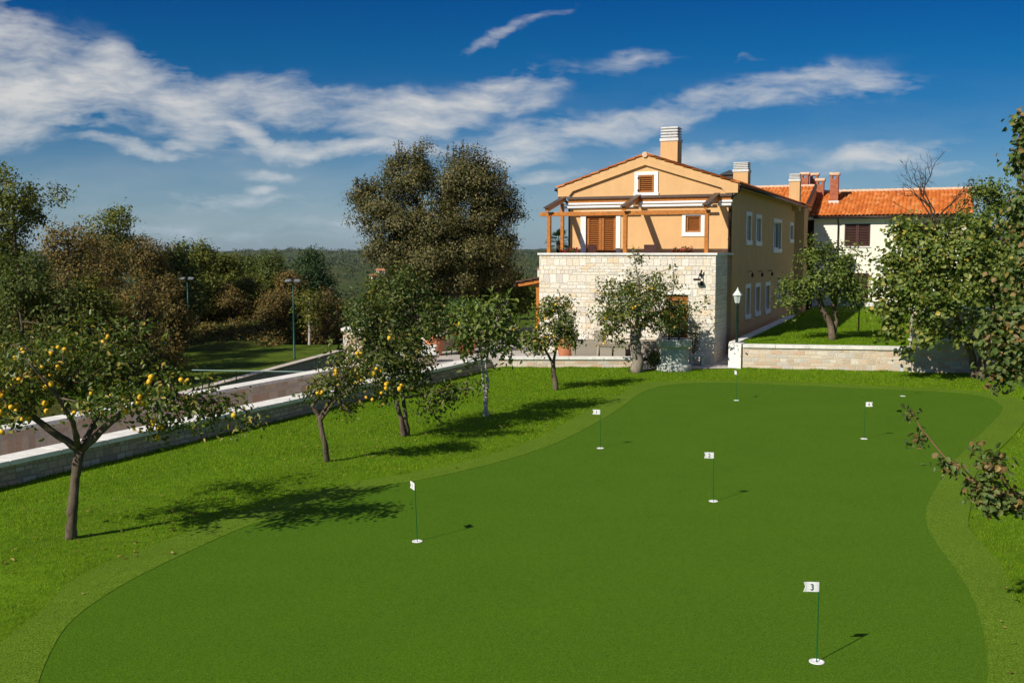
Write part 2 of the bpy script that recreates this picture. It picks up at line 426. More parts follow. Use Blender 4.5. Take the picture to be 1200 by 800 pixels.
M['ground'] = turf('hill_ground', [(0.3, (0.020, 0.036, 0.008)), (0.5, (0.045, 0.058, 0.014)), (0.7, (0.095, 0.070, 0.028))], 0.06, patch=0.3, bumps=0.3)


# ------------------------------------------------------------------ building helpers
class MB:
    """collects polygons, builds ONE mesh object with metre UVs"""

    def __init__(s):
        s.v = []
        s.f = []
        s.uv = {}

    def poly(s, pts, uv=None):
        b = len(s.v)
        s.v.extend(tuple(q) for q in pts)
        s.f.append(tuple(range(b, b + len(pts))))
        if uv:
            s.uv[len(s.f) - 1] = uv

    def box(s, x0, x1, y0, y1, z0, z1, m=None):
        b = len(s.v)
        pts = [(x, y, z) for z in (z0, z1) for y in (y0, y1) for x in (x0, x1)]
        if m is not None:
            pts = [tuple(m @ Vector(q)) for q in pts]
        s.v.extend(pts)
        for q in ((0, 2, 3, 1), (4, 5, 7, 6), (0, 1, 5, 4), (1, 3, 7, 5), (3, 2, 6, 7), (2, 0, 4, 6)):
            s.f.append(tuple(b + i for i in q))
        return s

    def prism(s, poly, z0, z1):
        """horizontal polygon (counter clockwise) pulled up from z0 to z1"""
        n = len(poly)
        b = len(s.v)
        s.v.extend((x, y, z0) for x, y in poly)
        s.v.extend((x, y, z1) for x, y in poly)
        s.f.append(tuple(b + i for i in reversed(range(n))))
        s.f.append(tuple(b + n + i for i in range(n)))
        for i in range(n):
            j = (i + 1) % n
            s.f.append((b + i, b + j, b + n + j, b + n + i))
        return s

    def xz(s, poly, y0, y1):
        """polygon in x,z pulled along y"""
        n = len(poly)
        b = len(s.v)
        s.v.extend((x, y0, z) for x, z in poly)
        s.v.extend((x, y1, z) for x, z in poly)
        s.f.append(tuple(b + i for i in range(n)))
        s.f.append(tuple(b + n + i for i in reversed(range(n))))
        for i in range(n):
            j = (i + 1) % n
            s.f.append((b + j, b + i, b + n + i, b + n + j))
        return s

    def tube(s, pts, rad, seg=8, cap=True):
        pts = [Vector(q) for q in pts]
        n = len(pts)
        if not hasattr(rad, '__len__'):
            rad = [rad] * n
        b = len(s.v)
        prev = None
        for i in range(n):
            d = (pts[min(i + 1, n - 1)] - pts[max(i - 1, 0)])
            d = d.normalized() if d.length > 1e-9 else Vector((0, 0, 1))
            if prev is None:
                a = d.orthogonal().normalized()
            else:
                a = prev - d * prev.dot(d)
                a = a.normalized() if a.length > 1e-6 else d.orthogonal().normalized()
            prev = a
            c = d.cross(a)
            for k in range(seg):
                an = 2 * math.pi * k / seg
                s.v.append(tuple(pts[i] + (a * math.cos(an) + c * math.sin(an)) * rad[i]))
        for i in range(n - 1):
            for k in range(seg):
                k2 = (k + 1) % seg
                s.f.append((b + i * seg + k, b + i * seg + k2, b + (i + 1) * seg + k2, b + (i + 1) * seg + k))
        if cap:
            s.f.append(tuple(b + k for k in reversed(range(seg))))
            s.f.append(tuple(b + (n - 1) * seg + k for k in range(seg)))
        return s

    def lathe(s, prof, cx=0, cy=0, seg=28):
        """profile of (radius, z) turned about a vertical axis"""
        b = len(s.v)
        n = len(prof)
        for r_, z in prof:
            for k in range(seg):
                an = 2 * math.pi * k / seg
                s.v.append((cx + r_ * math.cos(an), cy + r_ * math.sin(an), z))
        for i in range(n - 1):
            for k in range(seg):
                k2 = (k + 1) % seg
                s.f.append((b + i * seg + k, b + i * seg + k2, b + (i + 1) * seg + k2, b + (i + 1) * seg + k))
        s.f.append(tuple(b + k for k in reversed(range(seg))))
        s.f.append(tuple(b + (n - 1) * seg + k for k in range(seg)))
        return s

    def build(s, name, mat, parent=None, loc=None, smooth=False, bevel=0.0):
        me = bpy.data.meshes.new(name)
        me.from_pydata(s.v, [], s.f)
        uvl = me.uv_layers.new(name='UVMap')
        data = np.zeros((len(me.loops), 2), 'f')
        for pi, p_ in enumerate(me.polygons):
            given = s.uv.get(pi)
            n_ = p_.normal
            if given is None:
                if abs(n_.z) > 0.75:
                    tu_, tv_ = Vector((1, 0, 0)), Vector((0, 1, 0))
                else:
                    tu_ = Vector((-n_.y, n_.x, 0)).normalized()
                    tv_ = Vector((0, 0, 1))
            for k, li in enumerate(p_.loop_indices):
                if given is not None:
                    data[li] = given[k]
                else:
                    co = me.vertices[me.loops[li].vertex_index].co
                    data[li] = (co.dot(tu_), co.dot(tv_))
        uvl.data.foreach_set('uv', data.ravel())
        if smooth:
            me.polygons.foreach_set('use_smooth', [True] * len(me.polygons))
        me.materials.append(mat)
        o = bpy.data.objects.new(name, me)
        COL.objects.link(o)
        if parent is not None:
            o.parent = parent
        if loc is not None:
            o.location = loc
        if bevel:
            bv = o.modifiers.new('bevel', 'BEVEL')
            bv.width = bevel
            bv.segments = 2
            bv.limit_method = 'ANGLE'
        return o


def np_mesh(name, verts, faces, mat, parent=None, uv=None, smooth=False):
    """faces: (M,k) int array"""
    me = bpy.data.meshes.new(name)
    M_, k = faces.shape
    me.vertices.add(len(verts))
    me.vertices.foreach_set('co', np.ascontiguousarray(verts, dtype='f').ravel())
    me.loops.add(M_ * k)
    me.loops.foreach_set('vertex_index', np.ascontiguousarray(faces, dtype='i').ravel())
    me.polygons.add(M_)
    me.polygons.foreach_set('loop_start', np.arange(0, M_ * k, k, dtype='i'))
    me.polygons.foreach_set('loop_total', np.full(M_, k, dtype='i'))
    if smooth:
        me.polygons.foreach_set('use_smooth', np.ones(M_, dtype=bool))
    me.update(calc_edges=True)
    if uv is not None:
        l_ = me.uv_layers.new(name='UVMap')
        l_.data.foreach_set('uv', np.ascontiguousarray(uv, dtype='f').ravel())
    me.materials.append(mat)
    o = bpy.data.objects.new(name, me)
    COL.objects.link(o)
    if parent is not None:
        o.parent = parent
    return o


def tag(o, label=None, cat=None, group=None, kind=None):
    if label:
        o['label'] = label
    if cat:
        o['category'] = cat
    if group:
        o['group'] = group
    if kind:
        o['kind'] = kind
    return o


def empty(name, loc=(0, 0, 0), rz=0.0, label=None, cat=None, group=None):
    o = bpy.data.objects.new(name, None)
    o.empty_display_size = 0.3
    o.location = loc
    o.rotation_euler = (0, 0, rz)
    COL.objects.link(o)
    return tag(o, label, cat, group)


def kids(o):
    return [c for c in bpy.data.objects if c.parent == o]


def copy_tree(o, parent=None):
    c = o.copy()
    COL.objects.link(c)
    if parent is not None:
        c.parent = parent
    for ch in kids(o):
        copy_tree(ch, c)
    return c


def ray(px, py):
    x, y = (px - 600) / FPX, -(py - 400) / FPX
    return Vector((x, math.cos(PITCH) + y * math.sin(PITCH), -math.sin(PITCH) + y * math.cos(PITCH)))


def G(px, py, z=0.0):
    d = ray(px, py)
    k = (z - EYE) / d.z
    return Vector((d.x * k, d.y * k, z))


def W(px, py, depth):
    d = ray(px, py)
    k = depth / d.y
    return Vector((d.x * k, depth, EYE + d.z * k))


# ------------------------------------------------------------------ terrain
TY = [-200, 60, 80, 110, 180, 300, 600, 1000, 1600, 2500, 3200, 4500, 12000]
TZ = [-4.3, -4.3, -3.4, -4.5, -14, -30, -33, -27, -17, -4, 9, 9, 2]


def sstep(a, b, x):
    k = np.clip((x - a) / (b - a), 0, 1)
    return k * k * (3 - 2 * k)


def T(x, y):
    x = np.asarray(x, float)
    y = np.asarray(y, float)
    z = np.interp(y, TY, TZ)
    left = sstep(-14.0, -16.5, x)
    z = z + left * np.where(y < 64, 2.1, np.interp(y, [64, 72, 82, 120], [2.1, 2.3, 2.8, 0.0]))
    z = z + left * 1.2 * np.exp(-((y - 80) / 9.0) ** 2)
    right = sstep(6, 30, x) * (1 - sstep(90, 240, y))
    z = z + right * (-0.3 - z)
    far = sstep(200, 700, y)
    z = z + far * (6 * np.sin(x / 210 + 1.3) * np.cos(y / 330) + 3.5 * np.sin(x / 83 + y / 140) + 2.0 * np.sin(x / 41 - y / 60))
    z = z + sstep(2300, 3300, y) * (5.0 * np.sin(x / 420 + 0.6) + 3 * np.sin(x / 150))
    return z


ys = np.concatenate([np.linspace(-60, 110, 86), 110 * np.power(1.045, np.arange(1, 112))])
us = np.linspace(-1.5, 1.5, 181)
gy, gu = np.meshgrid(ys, us, indexing='ij')
gx = gu * (np.abs(gy) * 0.9 + 60)
tv_ = np.stack([gx, gy, T(gx, gy)], -1).reshape(-1, 3)
nr, ncx = gy.shape
ii = np.arange(nr * ncx).reshape(nr, ncx)
tf_ = np.stack([ii[:-1, :-1], ii[:-1, 1:], ii[1:, 1:], ii[1:, :-1]], -1).reshape(-1, 4)
tag(np_mesh('terrain', tv_, tf_, M['ground'], smooth=True), kind='structure')

# wall line along the left edge of the lawn: foot W0, direction DW, outward (left) NW
W0 = np.array([-8.76, 17.24])
DW = np.array([7.61, 16.95])
DW = DW / np.linalg.norm(DW)
NW = np.array([-DW[1], DW[0]])


def WL(t_, q_):
    p_ = W0 + DW * t_ + NW * q_
    return (float(p_[0]), float(p_[1]))


CORNER = (-0.45, 35.75)
# lawn slab
lawn_poly = [WL(-26, 0.06), (60, -18), (60, 34), (13.6, 34.5), (8.0, 35.5), (4.5, 35.8), CORNER, WL(18.6, 0.06)]
mb = MB()
mb.prism(lawn_poly, -1.6, 0.0)
tag(mb.build('lawn', M['soil']), kind='structure')
mb = MB()
mb.prism([WL(-26, 0.4), WL(15.5, 0.4), WL(15.5, 2.95), WL(-26, 2.95)], -1.4, -0.9)
tag(mb.build('driveway', M['asphalt']), kind='structure')
# garden ground behind the patio and under the houses
mb = MB()
mb.prism([WL(15.6, 0.3), CORNER, (9.0, 36.0), (9.0, 34.9), (45, 33), (45, 85), (2, 85), (-5.5, 60), (-5.2, 45)], -5.0, -0.02)
tag(mb.build('garden_ground', M['meadow']), kind='structure')
mb = MB()
mb.prism([(-14.55, 43), (-10.9, 63), (-11.5, 67.5), (-45, 67.5), (-45, 40)], -4.6, -2.02)
tag(mb.build('grass_field', M['meadow']), kind='structure')

# ------------------------------------------------------------------ putting green
gpx = [(44, 800), (60, 764), (80, 730), (120, 700), (168, 672), (232, 642), (280, 620), (360, 594), (440, 572), (485, 564), (530, 555), (592, 540),
       (640, 524), (666, 513), (706, 492), (733, 474), (748, 462), (768, 454), (800, 449.5), (850, 448), (930, 451.5), (1030, 455.5), (1110, 459.5),
       (1150, 463.5), (1173, 473), (1175, 483), (1155, 503), (1128, 530), (1108, 555), (1090, 583), (1085, 601), (1087, 620), (1105, 647), (1128, 678), (1146, 714), (1156, 760), (1158, 800)]
gpts = [np.array(G(a, b)[:2]) for a, b in gpx]
gpts = [np.array([-3.0, 5.2]), np.array([-3.85, 7.7])] + gpts + [np.array([3.75, 7.8]), np.array([2.9, 5.2]), np.array([0, 4.0])]


def closed_spline(P, per=6):
    n = len(P)
    out = []
    for i in range(n):
        p0, p1, p2, p3 = P[i - 1], P[i], P[(i + 1) % n], P[(i + 2) % n]
        for k in range(per):
            t_ = k / per
            out.append(0.5 * ((2 * p1) + (-p0 + p2) * t_ + (2 * p0 - 5 * p1 + 4 * p2 - p3) * t_ ** 2 + (-p0 + 3 * p1 - 3 * p2 + p3) * t_ ** 3))
    return np.array(out)


GREEN = closed_spline(gpts)
for _ in range(10):
    GREEN = 0.5 * GREEN + 0.25 * np.roll(GREEN, 1, 0) + 0.25 * np.roll(GREEN, -1, 0)


def area2(P):
    x, y = P[:, 0], P[:, 1]
    return np.sum(x * np.roll(y, -1) - np.roll(x, -1) * y)


if area2(GREEN) < 0:
    GREEN = GREEN[::-1]
tg = np.roll(GREEN, -1, 0) - np.roll(GREEN, 1, 0)
tg /= np.linalg.norm(tg, axis=1)[:, None]
nrm = np.stack([tg[:, 1], -tg[:, 0]], 1)
rngw = np.random.default_rng(4)
wv = np.interp(np.arange(len(GREEN)), np.arange(0, len(GREEN) + 9, 9), 0.62 + 0.10 * rngw.standard_normal(len(np.arange(0, len(GREEN) + 9, 9))))
OUTER = GREEN + nrm * wv[:, None]
for _ in range(6):
    OUTER = 0.5 * OUTER + 0.25 * np.roll(OUTER, 1, 0) + 0.25 * np.roll(OUTER, -1, 0)


def sheet(name, P, z, skirt, mat):
    m_ = MB()
    m_.poly([(a, b, z) for a, b in P])
    n = len(P)
    b0 = len(m_.v)
    m_.v.extend((a, b, z) for a, b in P)
    m_.v.extend((a, b, z - skirt) for a, b in P)
    for i in range(n):
        j = (i + 1) % n
        m_.f.append((b0 + n + i, b0 + n + j, b0 + j, b0 + i))
    return m_.build(name, mat)


# the fringe is a separate ring of longer turf whose inner edge stands a little above the green
ring = MB()
for i in range(len(GREEN)):
    j = (i + 1) % len(GREEN)
    a, b, a2, b2 = GREEN[i], GREEN[j], OUTER[i], OUTER[j]
    ring.poly([(*a, 0.013), (*a2, 0.018), (*b2, 0.018), (*b, 0.013)])
    ring.poly([(*a, 0.013), (*b, 0.013), (*b, 0.002), (*a, 0.002)])
    ring.poly([(*a2, 0.018), (*a2, 0.001), (*b2, 0.001), (*b2, 0.018)])
tag(ring.build('turf_fringe', M['fringe']), kind='structure')
tag(sheet('putting_green', GREEN + nrm * 0.004, 0.008, 0.006, M['green']), kind='structure')


def inside(P, x, y):
    r_ = np.zeros(len(x), bool)
    n = len(P)
    j = n - 1
    for i in range(n):
        xi, yi, xj, yj = *P[i], *P[j]
        c_ = ((yi > y) != (yj > y)) & (x < (xj - xi) * (y - yi) / (yj - yi + 1e-12) + xi)
        r_ ^= c_
        j = i
    return r_


# ------------------------------------------------------------------ grass
def grass(name, poly, hole, n, z, seed, hmin, hmax, wid, zfun=None, mat='blade', label=None, power=0.9, soft=None):
    rg = np.random.default_rng(seed)
    P = np.array(poly)
    lo, hi = P.min(0), P.max(0)
    # denser near the camera
    x = rg.uniform(lo[0], hi[0], n * 3)
    y = lo[1] + (hi[1] - lo[1]) * rg.power(power, n * 3)
    ok = inside(P, x, y) & (np.abs(x) < 0.56 * y + 1.5)
    if hole is not None:
        ok &= ~inside(hole, x, y) | (False if soft is None else (~inside(soft, x, y) & (rg.random(len(x)) < .6)))
    x, y = x[ok][:n], y[ok][:n]
    k = len(x)
    dist = np.hypot(x, y)
    # tussocks: height follows a smooth random field
    fld = 0.5 + 0.25 * np.sin(x * 2.3 + 1.1 * np.sin(y * 1.7)) + 0.25 * np.sin(y * 3.1 + 1.7 * np.sin(x * 1.3 + 0.4))
    h = (hmin + (hmax - hmin) * (0.55 * fld + 0.45 * rg.random(k)))
    an = rg.uniform(0, 2 * np.pi, k)
    wd = wid * (0.7 + 0.6 * rg.random(k)) * np.clip(dist / 14.0, 0.8, 2.4)
    lean = h * rg.uniform(0.1, 0.9, k)
    la = rg.uniform(0, 2 * np.pi, k)
    zz = np.full(k, z) if zfun is None else zfun(x, y)
    b = np.stack([x, y, zz - 0.004], 1)
    t_ = np.stack([np.cos(an) * wd, np.sin(an) * wd, np.zeros(k)], 1)
    tip = b + np.stack([np.cos(la) * lean, np.sin(la) * lean, h], 1)
    V = np.stack([b - t_, b + t_, tip], 1).reshape(-1, 3)
    F = np.arange(3 * k).reshape(k, 3)
    return tag(np_mesh(name, V, F, M[mat]), label or (name.replace('_', ' ') + ' of short mown blades'), 'grass', kind='stuff')


lawn_vis = [WL(-14, 0.0), (2, 5), (40, 5), (40, 33.5), (13.5, 34.45), (8.0, 35.45), (4.5, 35.75), (CORNER[0], CORNER[1] - 0.05), WL(18.5, 0.0)]
grass('lawn_grass', lawn_vis, OUTER, 460000, 0.0, 11, 0.018, 0.062, 0.0042, soft=OUTER - nrm * 0.09)
grass('turf_fibres', GREEN, None, 420000, 0.008, 13, 0.005, 0.011, 0.0030, mat='fibre', label='short clipped fibres of the putting green', power=0.75)
grass('fringe_fibres', OUTER, GREEN - nrm * 0.012, 130000, 0.013, 14, 0.006, 0.016, 0.0034, mat='fibre_long', label='longer fibres of the turf fringe', power=0.75)


# ------------------------------------------------------------------ garden walls
def strip_wall(m_, p0, p1, w0, w1, z0, z1):
    """box along p0-p1, from w0 to w1 left of that line"""
    a, b = np.array(p0), np.array(p1)
    d = (b - a) / np.linalg.norm(b - a)
    n_ = np.array([-d[1], d[0]])
    q_ = [a + n_ * w0, b + n_ * w0, b + n_ * w1, a + n_ * w1]
    m_.prism([tuple(c_) for c_ in q_], z0, z1)
    return m_


def slabs(m_, p0, p1, w0, w1, z0, z1, step=1.0, gap=0.012):
    a, b = np.array(p0), np.array(p1)
    ln = np.linalg.norm(b - a)
    n_ = max(1, int(round(ln / step)))
    for i in range(n_):
        s0, s1 = i / n_, (i + 1) / n_ - gap / ln
        strip_wall(m_, a + (b - a) * s0, a + (b - a) * s1, w0, w1, z0, z1)
    return m_


g = empty('garden_wall', (0, 0, 0), 0, 'long low stone wall with white coping edging the lawn beside the driveway', 'garden wall')
strip_wall(MB(), WL(-26, 0), WL(18.62, 0), 0.0, 0.44, -1.3, 0.36).build('stonework', M['wallstone'], g)
slabs(MB(), WL(-26, 0), WL(18.75, 0), -0.05, 0.50, 0.362, 0.45, 1.1).build('coping', M['limestone'], g, bevel=0.008)
g = empty('garden_wall', (0, 0, 0), 0, 'second stone wall with white coping on the far side of the driveway', 'garden wall')
strip_wall(MB(), WL(-26, 2.8), WL(15.2, 2.8), 0.0, 0.40, -4.6, 0.36).build('stonework', M['palewall'], g)
slabs(MB(), WL(-26, 2.8), WL(15.2, 2.8), -0.05, 0.45, 0.362, 0.45, 1.1).build('coping', M['limestone'], g, bevel=0.008)
g = empty('gate_pillar', (0, 0, 0), 0, 'tall pale stone pillar at the end of the far driveway wall', 'pillar')
px_, py_ = WL(15.6, 2.95)
MB().box(px_ - .3, px_ + .3, py_ - .3, py_ + .3, -4.6, 1.55).build('stonework', M['palewall'], g)
MB().box(px_ - .36, px_ + .36, py_ - .36, py_ + .36, 1.552, 1.64).build('coping', M['limestone'], g, bevel=0.01)
g = empty('garden_wall', (0, 0, 0), 0, 'shaded grey retaining wall climbing below the grass field in front of the woods', 'garden wall')
strip_wall(MB(), (-14.5, 43.0), (-10.85, 63), 0, -0.35, -5.5, -2.0).build('stonework', M['greywall'], g)
slabs(MB(), (-14.5, 43.0), (-10.85, 63), 0.06, -0.42, -1.998, -1.95, 1.6).build('coping', M['asphalt'], g)
g = empty('garden_wall', (0, 0, 0), 0, 'low pale stone wall with white coping along the front of the patio', 'garden wall')
strip_wall(MB(), CORNER, (4.45, 35.68), 0.0, 0.36, -0.3, 0.295).build('stonework', M['palewall'], g)
slabs(MB(), CORNER, (4.47, 35.68), -0.05, 0.42, 0.297, 0.38, 1.2).build('coping', M['limestone'], g, bevel=0.008)

# patio
mb = MB()
mb.prism([(-0.75, 36.18), (4.45, 36.1), (4.45, 39.3), (1.6, 42), (1.2, 52), (-3.0, 52), (-3.4, 40), (-4.9, 33.5), WL(14.2, 0.52), WL(17.8, 0.52)], -0.4, 0.27)
tag(mb.build('patio', M['paving']), kind='structure')
mb = MB()
mb.poly([(4.48, 34.95, .03), (7.85, 35.45, .03), (8.35, 36.6, .22), (9.4, 39.2, .27), (4.48, 39.2, .27)])
tag(mb.build('paving', M['paving']), kind='structure')
# parapets and pillars at the left of the patio
g = empty('patio_parapet', (0, 0, 0), 0, 'short red stone parapet with white coping behind the terracotta pots', 'parapet')
strip_wall(MB(), (-3.1, 38.6), (-1.3, 40.6), 0, 0.4, 0.25, 0.72).build('stonework', M['wallstone'], g)
slabs(MB(), (-3.12, 38.6), (-1.3, 40.62), -0.05, 0.45, 0.722, 0.80, 0.9).build('coping', M['limestone'], g)
for (a, b, ht, lab) in ((-2.75, 39.6, 1.45, 'pale stone pillar with white cap behind the left terracotta pot'), (-1.45, 41.2, 1.62, 'pale stone pillar with white cap behind the right terracotta pot')):
    g = empty('stone_pillar', (a, b, 0.25), R(40), lab, 'pillar', 'pillars of the patio parapet')
    MB().box(-.22, .22, -.22, .22, 0, ht - .25).build('stonework', M['palewall'], g)
    MB().box(-.28, .28, -.28, .28, ht - .248, ht - .17).build('coping', M['limestone'], g, bevel=0.01)
g = empty('stone_plinth', (-3.15, 33.6, 0.25), R(24), 'low stone plinth with white top beside the garden wall coping', 'plinth')
MB().box(-.6, .6, -.35, .35, 0, .42).build('stonework', M['wallstone'], g)
MB().box(-.64, .64, -.39, .39, .422, .50).build('coping', M['limestone'], g, bevel=0.01)
o = MB().box(-.22, .22, -.22, .22, 0, .52).box(-.25, .25, -.25, .25, .521, .57).build('cream_block', M['limestone'], None, (-2.85, 35.2, 0.27), bevel=0.01)
tag(o, 'cream stone block standing on the patio left of the terracotta pots', 'block')

# ------------------------------------------------------------------ the ochre house
TH = math.atan(510 / 1200)
HO = (7.223, 36.384, 0.0)
HM = Matrix.Translation(HO) @ Matrix.Rotation(-TH, 4, 'Z')


def HW(x, y, z=0):
    return HM @ Vector((x, y, z))


house = empty('ochre_house', HO, -TH, 'two storey ochre house with pale stone terrace base, wooden pergola and gabled roof', 'house')
YF, XL = 2.08, -6.24
XR_S = -6.72
ZP = 4.02          # parapet top
EZ, RZ, RX = 6.50, 7.66, -3.18


def wall_holes(m_, axis, c, u0, u1, z0, z1, holes, depth, sgn):
    """wall in the plane axis=c with real openings; reveals run depth inwards (sgn)"""
    us_ = sorted({u0, u1, *[h[0] for h in holes], *[h[1] for h in holes]})
    zs_ = sorted({z0, z1, *[h[2] for h in holes], *[h[3] for h in holes]})

    def P(u_, d_, z_):
        return (u_, c + d_ * sgn, z_) if axis == 'y' else (c + d_ * sgn, u_, z_)
    for i in range(len(us_) - 1):
        for j in range(len(zs_) - 1):
            uc, zc = (us_[i] + us_[i + 1]) / 2, (zs_[j] + zs_[j + 1]) / 2
            if any(h[0] < uc < h[1] and h[2] < zc < h[3] for h in holes):
                continue
            q_ = [P(us_[i], 0, zs_[j]), P(us_[i + 1], 0, zs_[j]), P(us_[i + 1], 0, zs_[j + 1]), P(us_[i], 0, zs_[j + 1])]
            m_.poly(q_)
    for (a, b, zl, zh) in holes:
        m_.poly([P(a, 0, zl), P(a, depth, zl), P(a, depth, zh), P(a, 0, zh)])
        m_.poly([P(b, 0, zl), P(b, 0, zh), P(b, depth, zh), P(b, depth, zl)])
        m_.poly([P(a, 0, zh), P(a, depth, zh), P(b, depth, zh), P(b, 0, zh)])
        m_.poly([P(a, 0, zl), P(b, 0, zl), P(b, depth, zl), P(a, depth, zl)])


# stone terrace base: front with door opening, right side, left side, back closed by the house
DOOR = (-1.78, -0.98, 0.0, 2.52)
mb = MB()
wall_holes(mb, 'y', 0.0, XR_S, 0.0, -0.2, ZP - 0.08, [(DOOR[0], DOOR[1], 0.2, DOOR[3])], 0.22, 1)
wall_holes(mb, 'x', 0.0, 0.0, 2.94, -0.2, ZP - 0.08, [], 0, -1)
wall_holes(mb, 'x', XR_S, 0.0, 3.2, -0.2, ZP - 0.08, [], 0, 1)
wall_holes(mb, 'y', 0.25, XR_S + .25, -0.25, 3.05, ZP - 0.08, [], 0, 1)
wall_holes(mb, 'x', -0.25, 0.25, 2.08, 3.05, ZP - 0.08, [], 0, -1)
wall_holes(mb, 'x', XR_S + .25, 0.25, 3.0, 3.05, ZP - 0.08, [], 0, 1)
mb.poly([(0, 2.94, -.2), (-.2, 2.94, -.2), (-.2, 2.94, ZP - .08), (0, 2.94, ZP - .08)])
mb.build('terrace_base', M['housestone'], house)
mb = MB()
mb.box(XR_S - .06, .06, -.06, .31, ZP - .078, ZP)
mb.box(-.31, .06, .312, 2.06, ZP - .078, ZP)
mb.box(XR_S - .06, XR_S + .31, .312, 3.0, ZP - .078, ZP)
mb.box(.0, .06, 2.062, 2.98, ZP - .078, ZP)
mb.build('terrace_coping', M['limestone'], house, bevel=0.01)
MB().box(XR_S + .1, -.05, .2, 2.2, 2.9, 3.05).build('terrace_floor', M['paving'], house)
# door in the stone front
d = MB()
for k in range(16):
    z = 0.36 + k * 0.13
    d.box(DOOR[0] + .10, DOOR[1] - .10, .10, .13, z, z + .10)
d.box(DOOR[0], DOOR[0] + .1, .08, .14, .2, 2.5).box(DOOR[1] - .1, DOOR[1], .08, .14, .2, 2.5).box(DOOR[0] + .1, DOOR[1] - .1, .08, .14, 2.40, 2.5)
d.box(DOOR[0] + .1, DOOR[1] - .1, .135, .15, .2, 2.45)
dd = d.build('door', M['shutter'], house)
MB().box(DOOR[0] - .10, DOOR[1] + .10, -.025, .08, DOOR[3], DOOR[3] + .14).build('lintel', M['limestone'], dd, bevel=0.01)
MB().box(DOOR[1] - .2, DOOR[1] - .14, .05, .08, 1.2, 1.32).build('handle', M['gutter'], dd)

# upper facade
FD = (-5.57, -4.34, 3.05, 5.50)
SW = (-1.60, -1.02, 4.80, 5.42)
mb = MB()
wall_holes(mb, 'y', YF, XL, 0.0, 2.9, EZ, [FD, SW], 0.16, 1)
mb.poly([(XL, YF, EZ), (0.0, YF, EZ), (0.0, YF, EZ + 0.06), (RX, YF, RZ - 0.10), (XL, YF, EZ + 0.06)])
side_wins = [(5.65, 6.93, 4.36, 5.70), (7.93, 9.35, 4.34, 5.67), (12.65, 15.2, 4.05, 5.64), (17.93, 19.3, 4.57, 5.61),
             (5.77, 6.95, 1.33, 2.75), (8.06, 9.38, 1.32, 2.73), (10.72, 12.07, 1.29, 2.71), (14.36, 15.45, 1.60, 2.71), (16.46, 17.6, 1.68, 2.69)]
# each opening is narrower than its outer white frame
holes = [(a + .16, b - .16, zl + .16, zh - .14) for a, b, zl, zh in side_wins]
wall_holes(mb, 'x', 0.0, YF, 20.2, -.2, EZ, holes, 0.16, -1)
mb.poly([(0, 20.2, -.2), (.45, 20.2, -.2), (.45, 20.2, 6.4), (0, 20.2, 6.4)])
mb.poly([(.45, 20.2, -.2), (.45, 21.7, -.2), (.45, 21.7, 6.4), (.45, 20.2, 6.4)])
mb.poly([(.45, 21.7, -.2), (0, 21.7, -.2), (0, 21.7, 6.4), (.45, 21.7, 6.4)])
wall_holes(mb, 'x', 0.0, 21.7, 30.0, -.2, 6.45, [], 0.1, -1)
wall_holes(mb, 'x', XL, YF, 30.0, -.2, EZ, [], 0.1, 1)
wall_holes(mb, 'y', 30.0, XL, 0.0, -.2, EZ, [], 0.1, 1)
mb.build('wall', M['plaster'], house)
# backing so no light leaks through the openings
MB().box(XL + .3, -.3, YF + .3, 29.7, 0, 6.3).build('interior', M['darkroom'], house)


def frame_x(m_, xo, a, b, zl, zh, t_, depth=.03):
    """white surround standing proud of the right wall (plane x=0)"""
    m_.box(0.001, xo, a, a + t_, zl, zh)
    m_.box(0.001, xo, b - t_, b, zl, zh)
    m_.box(0.001, xo, a + t_, b - t_, zh - t_, zh)
    m_.box(0.001, xo + .03, a - .04, b + .04, zl - .02, zl + t_)


for (a, b, zl, zh) in side_wins:
    m_ = MB()
    frame_x(m_, .035, a, b, zl, zh, .17)
    wf = m_.build('window', M['white'], house, bevel=0.006)
    MB().box(-.13, -.12, a + .16, b - .16, zl + .16, zh - .14).build('pane', M['glass'], wf)
    m_ = MB()
    mid = (a + b) / 2
    m_.box(-.12, -.06, mid - .04, mid + .04, zl + .23, zh - .21)
    m_.box(-.121, -.061, a + .16, b - .16, zh - .21, zh - .14).box(-.121, -.061, a + .16, b - .16, zl + .16, zl + .23)
    m_.box(-.12, -.06, a + .16, a + .23, zl + .23, zh - .21).box(-.12, -.06, b - .23, b - .16, zl + .23, zh - .21)
    m_.build('sash', M['white'], wf)


def louvre(name, parent, a, b, zl, zh, y, leaves=1, mat='shutter', stile=.06, pitch=.075):
    m_ = MB()
    wd = (b - a) / leaves
    for k in range(leaves):
        x0, x1 = a + k * wd + .006, a + (k + 1) * wd - .006
        m_.box(x0, x0 + stile, y, y + .045, zl, zh).box(x1 - stile, x1, y, y + .045, zl, zh)
        m_.box(x0 + stile, x1 - stile, y, y + .045, zl, zl + stile).box(x0 + stile, x1 - stile, y, y + .045, zh - stile, zh)
        if zh - zl > 1.6:
            m_.box(x0 + stile, x1 - stile, y, y + .045, zl + .9, zl + .9 + stile)
        z = zl + stile + .01
        while z < zh - stile - .03:
            mm = Matrix.Translation((0, y + .022, z + pitch / 2)) @ Matrix.Rotation(R(-38), 4, 'X')
            m_.box(x0 + stile, x1 - stile, -.028, .028, -.006, .006, mm)
            z += pitch
        m_.box(x0 + stile, x1 - stile, y + .05, y + .055, zl, zh)
    return m_.build(name, M[mat], parent)


